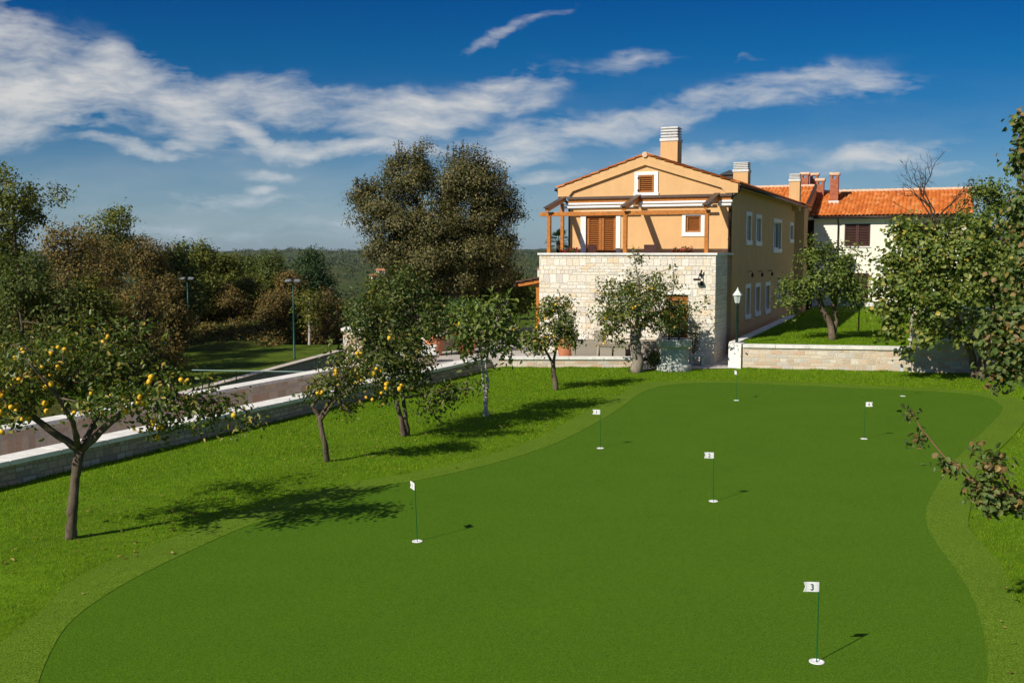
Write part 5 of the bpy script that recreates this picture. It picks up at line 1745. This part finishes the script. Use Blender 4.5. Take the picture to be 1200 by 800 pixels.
# small leaning fruit tree on the upper lawn
d0 = 37.8
make_tree('fruit_tree', 'leaning fruit tree with forked trunk on the upper lawn before the white house', None, G(976, 399, .83), [
    ([G(976, 400, .78), W(973, 380, d0), W(964, 362, d0), W(960, 350, d0)], [.15, .12, .11, .10]),
    ([W(976, 398, d0), W(980, 375, d0 + .2), W(977, 355, d0 + .2), W(975, 335, d0 + .2)], [.10, .09, .08, .05]),
    ([W(960, 352, d0), W(945, 340, d0), W(930, 325, d0)], [.06, .04, .015]),
    ([W(961, 352, d0), W(962, 325, d0), W(955, 300, d0), W(952, 285, d0)], [.06, .045, .025, .008]),
    ([W(976, 350, d0), W(992, 330, d0), W(1000, 305, d0)], [.05, .035, .012]),
], [
    lobe(940, 335, d0, 26, 16, 28, 1), lobe(965, 325, d0, 30, 18, 34, 1.2), lobe(988, 325, d0, 24, 20, 30, .9), lobe(958, 300, d0, 18, 12, 22, .5), lobe(990, 300, d0, 18, 14, 22, .5), lobe(928, 355, d0, 14, 10, 18, .4), lobe(1002, 345, d0, 12, 14, 18, .45), lobe(952, 285, d0, 4, 8, 6, .06), lobe(975, 345, d0, 30, 8, 26, .5), lobe(925, 372, d0, 6, 6, 8, .06),
], 4600, .125, 'l_lime', 'bark', 45, clus=.17, nclus=200, shell=.3, twig_r=.010, twig_frac=.5, along=.2, shoots=6, cseg=9)
d0 = 40.0
make_tree('sapling', 'thin young sapling on the upper lawn right of the leaning fruit tree', None, G(1006, 388, .86), [
    ([G(1006, 389, .8), W(1007, 360, d0), W(1008, 330, d0)], [.035, .028, .015])],
    [lobe(1008, 335, d0, 10, 14, 12, 1), lobe(1004, 352, d0, 8, 8, 10, .5)], 380, .12, 'l_lime', 'bark', 46, clus=.14, nclus=26, shell=.2, twig_r=.006)

# ------------------------------------------------------------------ woods on the left
WG = 'trees of the wood left of the driveway'


def wood_tree(px, top, wpx, d_, leaf, label, seed, name='woodland_tree', bk='bark', n=5200, size=.20, base_z=None, low=.22, dens=1.0):
    rg = np.random.default_rng(seed)
    k = d_ / FPX
    tp = W(px, top, d_)
    bz = float(T(tp.x, d_)) if base_z is None else base_z
    H_ = tp.z - bz
    hw = wpx * k / 2
    B = Vector((tp.x, d_, bz))
    trunk = [(tp.x, d_, bz - .2), (tp.x + rg.uniform(-.2, .2), d_, bz + H_ * .3), (tp.x + rg.uniform(-.35, .35), d_ + rg.uniform(-.3, .3), bz + H_ * .62), (tp.x, d_, bz + H_ * .88)]
    r0 = max(.07, H_ * .016)
    limbs = [(trunk, [r0, r0 * .8, r0 * .5, r0 * .15])]
    lobes = []
    nl = 14
    for i in range(nl):
        s_ = low + (1 - low) * (i + .5) / nl
        wd = hw * (math.sin(math.pi * min(.97, .18 + s_ * .78)) ** .7)
        an = rg.uniform(0, 2 * math.pi)
        rr = wd * rg.uniform(.25, .75)
        cz = bz + H_ * (low * .9 + (1 - low) * (s_ - low) / (1 - low) * .88)
        c_ = (tp.x + rr * math.cos(an), d_ + rr * math.sin(an), cz)
        sz = hw * rg.uniform(.34, .58)
        lobes.append((c_, (sz, sz, sz * rg.uniform(.6, .95)), sz ** 2))
    lobes.append(((tp.x + rg.uniform(-.2, .2) * hw, d_, bz + H_ - hw * .28), (hw * .34, hw * .34, hw * .30), hw ** 2 * .1))
    return make_tree(name, label, WG, B, limbs, lobes, int(n * 1.9 * dens), size * .88, leaf, bk, seed, clus=size * 1.35, nclus=int(260 * dens), shell=.45, detail=1, twig_r=.015, twig_frac=.5, aspect=.62, shoots=8)


wood_tree(14, 190, 150, 56, 'l_yellow', 'tall yellow green oak rising highest at the left edge of the picture', 101, n=8500)
wood_tree(-75, 215, 120, 60, 'l_wood', 'woodland tree just past the left edge behind the tall oak', 102)
wood_tree(80, 256, 110, 50, 'l_brown', 'russet tree with thin crown right of the tall oak', 103, n=5200, size=.15, dens=.9)
wood_tree(132, 237, 100, 63, 'l_yellow', 'green topped tree rising above the russet ones in the wood', 104, n=6500)
wood_tree(118, 272, 110, 54, 'l_brown', 'broad russet brown tree in the middle of the left wood', 105, size=.15, n=6000)
wood_tree(172, 272, 90, 58, 'l_brown', 'dark russet tree standing left of the first floodlight post', 106, size=.15)
wood_tree(206, 284, 70, 66, 'l_wood', 'olive tree just behind the first floodlight post', 107)
wood_tree(236, 283, 46, 73, 'l_yellow', 'slim yellow green tree right of the first floodlight post', 108)
wood_tree(262, 297, 50, 78, 'l_yellow', 'pale green thin tree in the middle of the row behind the grass field', 109, bk='bark_pale')
wood_tree(287, 303, 46, 82, 'l_wood', 'narrow green tree behind the grass field, two left of the second floodlight post', 110, bk='bark_pale')
wood_tree(316, 300, 54, 80, 'l_wood', 'leafy green tree directly left of the second floodlight post', 111, bk='bark_pale')
wood_tree(338, 318, 44, 74, 'l_brown', 'low brownish tree behind the second floodlight post', 112, size=.16, bk='bark_pale')
wood_tree(30, 300, 130, 44, 'l_wood', 'bushy dark green tree behind the crown of the nearest quince', 113, n=8000, size=.16, low=.08)
wood_tree(-45, 280, 120, 47, 'l_brown', 'brown tree cut off by the left edge behind the nearest quince', 114, n=6500, size=.16, low=.08)
wood_tree(100, 335, 100, 45, 'l_yellow', 'low olive bush behind the bare shoots of the nearest quince', 115, n=6500, size=.15, low=.05)
wood_tree(165, 330, 96, 47, 'l_brown', 'low russet thicket tree left of the grass field', 116, n=5200, size=.15, low=.05)
wood_tree(195, 325, 56, 52, 'l_brown', 'dark thicket tree at the left end of the grass field', 117, size=.16, low=.1)
wood_tree(392, 352, 50, 82, 'l_brown', 'small brown tree at the foot of the dark pine', 118, size=.18, low=.1)
wood_tree(250, 345, 60, 76, 'l_brown', 'reddish undergrowth tree on the bank behind the first floodlight post', 119, size=.16, low=.1, dens=.6)
wood_tree(300, 350, 60, 78, 'l_brown', 'reddish undergrowth tree on the bank left of the second floodlight post', 120, size=.16, low=.1, dens=.6)
for (px_, top_, w_, d_, lf_, lab_) in ((228, 330, 44, 72, 'l_yellow', 'short yellow green tree at the edge of the grass field by the first floodlight post'), (268, 338, 46, 73, 'l_brown', 'low rusty tree on the bank in the middle of the grass field'),
                                      (292, 326, 40, 76, 'l_yellow', 'thin pale stemmed yellow tree left of the white birches'), (322, 345, 44, 72, 'l_brown', 'low rusty tree just left of the second floodlight post'), (248, 318, 40, 80, 'l_wood', 'slim olive tree behind the low rusty ones on the bank'), (378, 340, 50, 72, 'l_brown', 'rusty tree covering the foot of the dark pine')):
    wood_tree(px_, top_, w_, d_, lf_, lab_, 400 + px_, bk='bark_pale', n=3200, size=.17, low=.32)
# the pine: tiers of drooping dark needles
dp = 77.0
tp = W(364, 293, dp)
bz = float(T(tp.x, dp))
Hh = tp.z - bz
lob = []
rgp = np.random.default_rng(130)
for i in range(22):
    s_ = .14 + .86 * i / 21
    hw = 2.75 * (1 - s_) ** .62 + .35
    an = i * 2.4
    lob.append(((tp.x + math.cos(an) * hw * .55, dp + math.sin(an) * hw * .55, bz + Hh * s_ * .97), (hw * .62, hw * .62, .62), hw))
make_tree('pine_tree', 'dark conical pine standing right of the second floodlight post', WG, (tp.x, dp, bz), [([(tp.x, dp, bz - .2), (tp.x, dp, bz + Hh * .5), (tp.x, dp, bz + Hh * .96)], [.22, .14, .03])], lob, 19000, .22, 'l_pine', 'bark_pale', 131, ob=1.0, clus=.28, nclus=460, shell=.4, detail=1, aspect=.35, twig_r=.02, twig_frac=.3)
# white stemmed saplings on the bank
for i, (px, py0, py1, d_, lab) in enumerate(((280, 392, 345, 76, 'slender white stemmed birch on the bank, left of two'), (314, 392, 340, 79, 'slender white stemmed birch on the bank, right of two'), (362, 412, 360, 70, 'slender pale trunked tree below the dark pine'))):
    b_ = W(px, py0, d_)
    z_ = float(T(b_.x, d_))
    make_tree('birch_tree', lab, WG, (b_.x, d_, z_), [([(b_.x, d_, z_ - .2), W(px + 1, (py0 + py1) / 2, d_), W(px, py1, d_)], [.12, .10, .05])],
              [lobe(px, py1 - 6, d_, 14, 16, 14, 1), lobe(px + 4, py1 + 14, d_, 12, 8, 12, .4)], 1100, .2, 'l_yellow', 'bark_light', 140 + i, clus=.3, nclus=40, shell=.3, detail=1)


def scatter_mass(name, label, pts, n_per, size, rad, leaf, seed, cat, hz=.7):
    rg = np.random.default_rng(seed)
    pts = np.array(pts)
    P = np.repeat(pts, n_per, 0)
    k = len(P)
    off = rg.standard_normal((k, 3))
    off /= np.linalg.norm(off, axis=1)[:, None]
    off[:, 2] = np.abs(off[:, 2])
    rr = np.repeat(np.broadcast_to(rad, (len(pts),)), n_per)[:, None]
    off = off * rr * rg.uniform(.55, 1.1, k)[:, None] * np.array([1, 1, hz * 1.6])
    V, F = leaf_arrays(P + off, off / rr, 1.0, rg, 1)
    # scale leaves about their roots
    sz = np.repeat(np.broadcast_to(size, (len(pts),)), n_per)
    V = V.reshape(k, 4, 3)
    V = (V[:, :1] + (V - V[:, :1]) * sz[:, None, None]).reshape(-1, 3)
    o_ = np_mesh(name, V, F, M[leaf])
    return tag(o_, label, cat, kind='stuff')


rg = np.random.default_rng(77)
# undergrowth on the bank in the wood
n = 5200
x = rg.uniform(-48, -9, n)
y = rg.uniform(66.5, 100, n)
scatter_mass('undergrowth', 'reddish brown bracken and brambles covering the bank under the trees', np.stack([x, y, T(x, y) - .1], 1), 26, rg.uniform(.13, .26, n), rg.uniform(.3, .9, n), 'l_brown', 5, 'undergrowth', .5)
n = 260
x = rg.uniform(-48, -17, n)
y = rg.uniform(38, 66, n)
ok = (x < -19 - (y - 38) * .12) & ~((x > -30) & (y > 52))
x, y = x[ok], y[ok]
scatter_mass('thicket', 'dark green thicket filling the ground between the nearer woodland trees', np.stack([x, y, T(x, y) - .1], 1), 60, rg.uniform(.14, .24, len(x)), rg.uniform(.5, 1.2, len(x)), 'l_wood', 6, 'thicket', .6)
# woods behind the first rows
n = 420
y = rg.uniform(92, 150, n)
x = rg.uniform(-1.1, -.21, n) * y
scatter_mass('far_wood', 'mass of olive green trees closing the wood behind the floodlight posts', np.stack([x, y, T(x, y) + .5], 1), 90, rg.uniform(.35, .6, n), rg.uniform(1.4, 2.6, n), 'l_wood', 7, 'woodland', .9)
# forest on the far hills
n = 15000
y = 170 * np.power(20.0, rg.random(n) ** .8)
u_ = rg.uniform(-.62, .62, n)
x = u_ * y
fld = np.sin(x / 70 + 2 * np.sin(y / 160)) + np.sin(y / 90 + 1.5 * np.sin(x / 120))
ok = (fld > -.9) | (rg.random(n) < .3)
x, y = x[ok], y[ok]
sc_ = np.clip(y / 700, .7, 3.0)
scatter_mass('hill_forest', 'dark green forest covering the distant hills up to the horizon', np.stack([x, y, T(x, y) - 1], 1), 22, 1.7 * sc_, 3.4 * sc_ * rg.uniform(.6, 1.2, len(x)), 'l_far', 8, 'forest', .55)

# floodlight posts and railing at the grass field
FG = 'floodlight posts by the grass field'
fp = None
for (px, d_, ztop, lab) in ((345, 58.5, None, 'tall green floodlight post standing clear in front of the dark pine'), (222, 64.0, None, 'tall green floodlight post half hidden in front of the brown wood')):
    p_ = W(px, 420, d_)
    if fp is None:
        fp = empty('floodlight_post', (p_.x, d_, -2.02), 0, lab, 'floodlight', FG)
        MB().lathe([(.10, 0), (.10, .05), (.065, .08), (.055, 2.5), (.045, 4.35)], 0, 0, 10).build('pole', M['tealpole'], fp, smooth=True)
        MB().box(-.36, .36, -.03, .03, 4.35, 4.40).build('crossbar', M['tealpole'], fp)
        for s_ in (-1, 1):
            mm = Matrix.Translation((s_ * .26, -.1, 4.47)) @ Matrix.Rotation(R(18), 4, 'X') @ Matrix.Rotation(R(8 * s_), 4, 'Y')
            MB().box(-.16, .16, -.15, .15, -.04, .05, mm).build('lamp_head', M['steel'], fp, bevel=.02)
    else:
        c_ = copy_tree(fp)
        c_.location = (p_.x, d_, -2.02)
        c_['label'] = lab
        c_['group'] = FG
g = empty('railing', (0, 0, 0), 0, 'thin pale green railing with dark posts below the grass field', 'railing')
a, b = W(225, 433.5, 40.5), W(385, 436, 40.0)
MB().tube([tuple(a), tuple(b)], .022, 8).build('rail', plain('pale_green_rail', (.20, .30, .27), .5), g)
for k in range(4):
    q_ = a.lerp(b, (k + .3) / 4)
    MB().tube([(q_.x, q_.y, -4.6), (q_.x, q_.y, q_.z - .03)], .025, 6).build('post', M['iron'], g)

# far cottages in the valley
for (px, py, d_, wd, rz, lab) in ((398, 314, 1500, 13, .2, 'tiny pale cottage far off in the valley at the left'), (437, 308, 1750, 15, -.3, 'tiny red roofed cottage highest on the distant slope'), (446, 317, 1300, 11, .1, 'tiny orange roofed cottage beside the crown of the oak'), (439, 324, 1050, 9, .5, 'tiny white cottage lowest on the distant slope'), (636, 316, 1300, 12, .2, 'tiny red roofed cottage far off beside the terrace wall')):
    p_ = W(px, py, d_)
    g = empty('cottage', (p_.x, p_.y, p_.z - 3), rz, lab, 'cottage', 'cottages far off in the valley')
    MB().box(-wd / 2, wd / 2, -4, 4, -8, 3.2).build('wall', M['cream'], g)
    MB().xz([(-4.6, 0), (4.6, 0), (0, 2.2)], -wd / 2 - .5, wd / 2 + .5)
    m_ = MB()
    m_.v += [(-wd / 2 - .5, -4.6, 3.0), (wd / 2 + .5, -4.6, 3.0), (wd / 2 + .5, 4.6, 3.0), (-wd / 2 - .5, 4.6, 3.0), (-wd / 2 - .5, 0, 5.4), (wd / 2 + .5, 0, 5.4)]
    m_.f += [(0, 3, 2, 1), (0, 1, 5, 4), (2, 3, 4, 5), (1, 2, 5), (3, 0, 4)]
    m_.build('roof', M['terracotta'], g)

# ------------------------------------------------------------------ shrubs and pots


def shrub(name, label, base, rx, rz, leaf, n, size, seed, group=None, aspect=.5, cat='shrub', stems=5, bk='bark', up=.55, clus=None):
    rg = np.random.default_rng(seed)
    b_ = Vector(base)
    limbs = []
    for k in range(stems):
        an = rg.uniform(0, 6.28)
        e_ = b_ + Vector((math.cos(an) * rx * .5, math.sin(an) * rx * .5, rz * rg.uniform(.9, 1.5)))
        limbs.append(([tuple(b_ - Vector((0, 0, .05))), tuple(b_.lerp(e_, .5) + Vector((0, 0, rz * .2))), tuple(e_)], [.02, .015, .006]))
    lobes = []
    for k in range(6):
        an = rg.uniform(0, 6.28)
        lobes.append((tuple(b_ + Vector((math.cos(an) * rx * .42, math.sin(an) * rx * .42, rz * rg.uniform(.6, 1.5)))), (rx * .5, rx * .5, rz * .42), 1))
    return make_tree(name, label, group, base, limbs, lobes, n, size, leaf, bk, seed, clus=clus or rx * .16, nclus=60, shell=.3, twig_r=.006, twig_frac=.5, aspect=aspect, cat=cat, detail=2, up=up)


def pot(loc, rad, ht, label, group='terracotta pots on the patio'):
    g_ = empty('terracotta_pot', loc, 0, label, 'flower pot', group)
    MB().lathe([(rad * .66, 0), (rad * .72, .03), (rad * .95, ht * .55), (rad, ht * .8), (rad * .96, ht * .86), (rad * .97, ht * .88)], 0, 0, 24).build('body', M['terracotta'], g_, smooth=True)
    MB().lathe([(rad * .98, ht * .881), (rad * 1.08, ht * .90), (rad * 1.08, ht), (rad * .95, ht), (rad * .92, ht * .93), (rad * .1, ht * .92)], 0, 0, 24).build('rim', M['terracotta'], g_)


pot((-2.85, 37.5, .27), .36, .68, 'large terracotta pot at the left, by the red stone parapet')
pot((-1.75, 38.3, .27), .44, .78, 'widest terracotta pot, behind the pale double stemmed tree')
pot((1.95, 37.0, .27), .34, .62, 'terracotta pot standing left of the wicker armchair')
shrub('potted_shrub', 'grey green shrub growing from the left terracotta pot', (-2.85, 37.5, .9), .62, .62, 'l_wood', 900, .12, 201, 'shrubs in the terracotta pots', .3)
shrub('potted_shrub', 'bright oleander with long leaves growing from the widest pot', (-1.9, 38.3, 1.0), .85, .72, 'l_oleander', 1500, .20, 202, 'shrubs in the terracotta pots', .22)
shrub('potted_shrub', 'grey olive shrub in the pot beside the wicker armchair', (1.98, 37.0, .86), .55, .62, 'l_wood', 900, .09, 203, 'shrubs in the terracotta pots', .3)
shrub('garden_shrub', 'small leafy shrub at the foot of the gnarled tree by the well', (4.95, 35.0, .0), .32, .50, 'l_wood', 500, .09, 204)
shrub('climbing_plant', 'green climber growing beside the door behind the well', tuple(HW(-1.4, -.3, .22)), .50, 1.05, 'l_oleander', 1300, .10, 205, None, .4, 'climber')
shrub('rambling_plant', 'thin grey green rambler on the stone wall right of the door', tuple(HW(-.72, -.18, .22)), .28, .85, 'l_wood', 330, .07, 206, None, .4, 'climber')
shrub('garden_shrub', 'light green bush between the oak trunks and the porch', W(597, 372, 46.5), 1.0, 1.1, 'l_lime', 2000, .18, 207, 'bushes behind the patio')
shrub('garden_shrub', 'tall light bush behind the trunks of the great oak', W(560, 372, 48.0), 1.5, 1.4, 'l_lime', 3200, .18, 208, 'bushes behind the patio')
shrub('garden_shrub', 'olive bush behind the two trunked tree at the garden edge', W(440, 385, 44.0), 1.3, 1.2, 'l_yellow', 2600, .17, 209, 'bushes behind the patio')
shrub('garden_shrub', 'broad bush under the left side of the great oak', W(495, 378, 46.0), 1.6, 1.3, 'l_yellow', 3000, .18, 210, 'bushes behind the patio')
shrub('garden_shrub', 'leafy bush seen past the oak beside the terrace wall', W(612, 368, 62.0), 1.5, 1.1, 'l_wood', 3000, .22, 211, 'bushes behind the patio')

shrub('garden_shrub', 'round light bush beyond the paving left of the porch', (-.2, 50, .0), 1.3, 1.2, 'l_lime', 2600, .17, 212, 'bushes behind the patio')
shrub('garden_shrub', 'dark leafy hedge bush at the back of the patio', (-2.4, 51, .0), 1.6, 1.3, 'l_wood', 3000, .17, 213, 'bushes behind the patio')
# terrace: planters, chairs, palm
TG = 'flower boxes on the terrace parapet'
for (x, lab) in ((-5.72, 'red geranium box on the parapet in front of the terrace door'), (-1.35, 'red geranium box on the parapet under the square window')):
    loc = HW(x, .62, 3.05)
    g = empty('flower_box', tuple(loc), -TH, lab, 'flower box', TG)
    MB().box(-.34, .34, -.11, .11, 0.55, .93).build('box', M['terracotta'], g, bevel=.01)
    MB().box(-.28, -.22, -.08, .08, 0, .549).build('leg', M['gutter'], g)
    MB().box(.22, .28, -.08, .08, 0, .549).build('leg', M['gutter'], g)
    rg = np.random.default_rng(int(abs(x) * 100))
    P = np.stack([np.linspace(-.36, .36, 420), rg.uniform(-.12, .12, 420), .94 + np.abs(rg.standard_normal(420)) * .09], 1)
    V, F = leaf_arrays(P, rg.standard_normal((420, 3)), .075, rg, 2, aspect=.8)
    np_mesh('flowers', V, F, M['l_red'], g)


def terrace_chair(x, y, rz, label):
    g_ = empty('terrace_chair', tuple(HW(x, y, 3.05)), rz, label, 'chair', 'chairs on the terrace')
    MB().box(-.23, .23, -.22, .22, .42, .46).build('seat', M['brown'], g_)
    m2 = MB()
    mm = Matrix.Translation((0, .22, .45)) @ Matrix.Rotation(R(-10), 4, 'X')
    m2.box(-.22, .22, -.02, .02, .22, .84, mm).box(-.22, -.17, -.02, .02, 0, .219, mm).box(.17, .22, -.02, .02, 0, .219, mm)
    m2.build('backrest', M['brown'], g_)
    for sx in (-1, 1):
        for sy in (-1, 1):
            MB().box(sx * .2 - .02, sx * .2 + .02, sy * .19 - .02, sy * .19 + .02, 0, .419).build('leg', M['brown'], g_)


terrace_chair(-4.75, 1.15, -TH + 2.7, 'dark wooden chair on the terrace in front of the shuttered door')
terrace_chair(-2.65, 1.0, -TH + .35, 'dark wooden chair on the terrace between the middle and right pergola posts')
# palm behind the terrace
pc = HW(-9.5, 9.5, 0)
pr = empty('palm_tree', (pc.x, pc.y, .14), 0, 'small fan palm behind the left pergola post', 'palm tree')
MB().tube([(0, 0, -.2), (.05, 0, 2), (.0, 0, 4.4)], [.13, .11, .10], 10).build('trunk', M['bark_dark'], pr, smooth=True)
m_ = MB()
rg = np.random.default_rng(300)
for k in range(26):
    an, el = rg.uniform(0, 6.28), rg.uniform(-.5, 1.2)
    ax = Vector((math.cos(an) * math.cos(el), math.sin(an) * math.cos(el), math.sin(el)))
    st_ = Vector((0, 0, 4.4))
    hub_ = st_ + ax * rg.uniform(.3, .45)
    sd = ax.cross(Vector((0, 0, 1))).normalized()
    m_.tube([tuple(st_), tuple(hub_)], .01, 4, False)
    for j in range(13):
        a_ = (j - 6) / 6 * 1.15
        dv = (ax * math.cos(a_) + sd * math.sin(a_)).normalized()
        ln_ = .42 * (1 - .25 * abs(j - 6) / 6)
        tip = hub_ + dv * ln_ + Vector((0, 0, -.10))
        w2 = dv.cross(ax.cross(sd)).normalized() * .018
        m_.poly([tuple(hub_), tuple(hub_ + dv * ln_ * .5 + w2), tuple(tip), tuple(hub_ + dv * ln_ * .5 - w2)])
m_.build('fronds', M['l_palm'], pr)

# tufts left long against the foot of the walls, and leaf litter
def tufts(name, segs, n, seed, hmin, hmax):
    rg_ = np.random.default_rng(seed)
    V, k0 = [], n // len(segs)
    for (a_, b_) in segs:
        a_, b_ = np.array(a_), np.array(b_)
        d_ = (b_ - a_) / np.linalg.norm(b_ - a_)
        side = np.array([d_[1], -d_[0]])
        t_ = rg_.random(k0)
        ln_ = np.linalg.norm(b_ - a_)
        fl_ = .5 + .25 * np.sin(t_ * ln_ * 2.9) + .25 * np.sin(t_ * ln_ * 1.3 + 1) * np.sin(t_ * ln_ * 7.1)
        keep = rg_.random(k0) < .25 + .75 * fl_
        t_ = t_[keep]
        p_ = a_ + (b_ - a_) * t_[:, None] + side * (np.abs(rg_.standard_normal(len(t_))) * .05 + .01)[:, None]
        h_ = rg_.uniform(hmin, hmax, len(t_)) * (.45 + .55 * fl_[keep]) * rg_.uniform(.4, 1.0, len(t_))
        an = rg_.uniform(0, 6.28, len(t_))
        la = rg_.uniform(0, 6.28, len(t_))
        base = np.column_stack([p_, np.zeros(len(t_))])
        w_ = np.column_stack([np.cos(an), np.sin(an), 0 * an]) * .006
        tip = base + np.column_stack([np.cos(la) * h_ * .4, np.sin(la) * h_ * .4, h_])
        V.append(np.stack([base - w_, base + w_, tip], 1).reshape(-1, 3))
    V = np.concatenate(V)
    tag(np_mesh(name, V, np.arange(len(V)).reshape(-1, 3), M['blade']), 'longer grass tufts left along the foot of the walls', 'grass', kind='stuff')


tufts('edge_grass', [(WL(-10, 0), WL(18.4, 0)), (CORNER, (4.4, 35.66)), ((8.0, 35.45), (13.4, 34.42))], 26000, 51, .04, .13)
rgl = np.random.default_rng(52)
LP = []
for (bx, by, r_, n_) in ((-5.6, 14.9, 1.8, 150), (-3.1, 19.9, 1.1, 60), (-1.7, 22.9, 1.5, 120), (0, 25.6, 1.2, 60), (2.0, 30.5, 1.2, 50), (5.2, 34.0, 1.3, 60), (6.0, 10.0, 1.6, 60), (14.0, 32.4, 1.6, 60)):
    LP.append(np.column_stack([bx + rgl.standard_normal(n_) * r_, by + rgl.standard_normal(n_) * r_ * .8, np.full(n_, .035)]))
LP = np.concatenate(LP)
LP = LP[~inside(GREEN, LP[:, 0], LP[:, 1])]
ok = ((LP[:, :2] - W0) @ NW) < -.1
LP = LP[ok & (LP[:, 1] < 35.2)]
V, F = leaf_arrays(LP, np.tile([0, 0, 1.0], (len(LP), 1)), .06, rgl, 2, up=1.2, ob=.6, rnd=.35)
tag(np_mesh('leaf_litter', V, F, leafmat('fallen_leaf', [(0.0, (.16, .10, .03)), (.5, (.30, .22, .06)), (1.0, (.42, .33, .10))])), 'dry yellow leaves fallen on the lawn under the quince trees', 'fallen leaves', kind='stuff')

# ------------------------------------------------------------------ air
hz = MB().box(-4200, 4200, -260, 13000, -75, 60)
hm_ = bpy.data.materials.new('haze_air')
hm_.use_nodes = True
ht = NT(hm_.node_tree)
ht.n.remove(ht.n['Principled BSDF'])
pv = ht.new('ShaderNodeVolumePrincipled')
pv.inputs['Color'].default_value = (0.72, 0.84, 1.0, 1)
pv.inputs['Density'].default_value = 0.00004
pv.inputs['Anisotropy'].default_value = 0.2
ht.l.new(pv.outputs[0], ht.n['Material Output'].inputs['Volume'])
tag(hz.build('haze', hm_), kind='stuff')
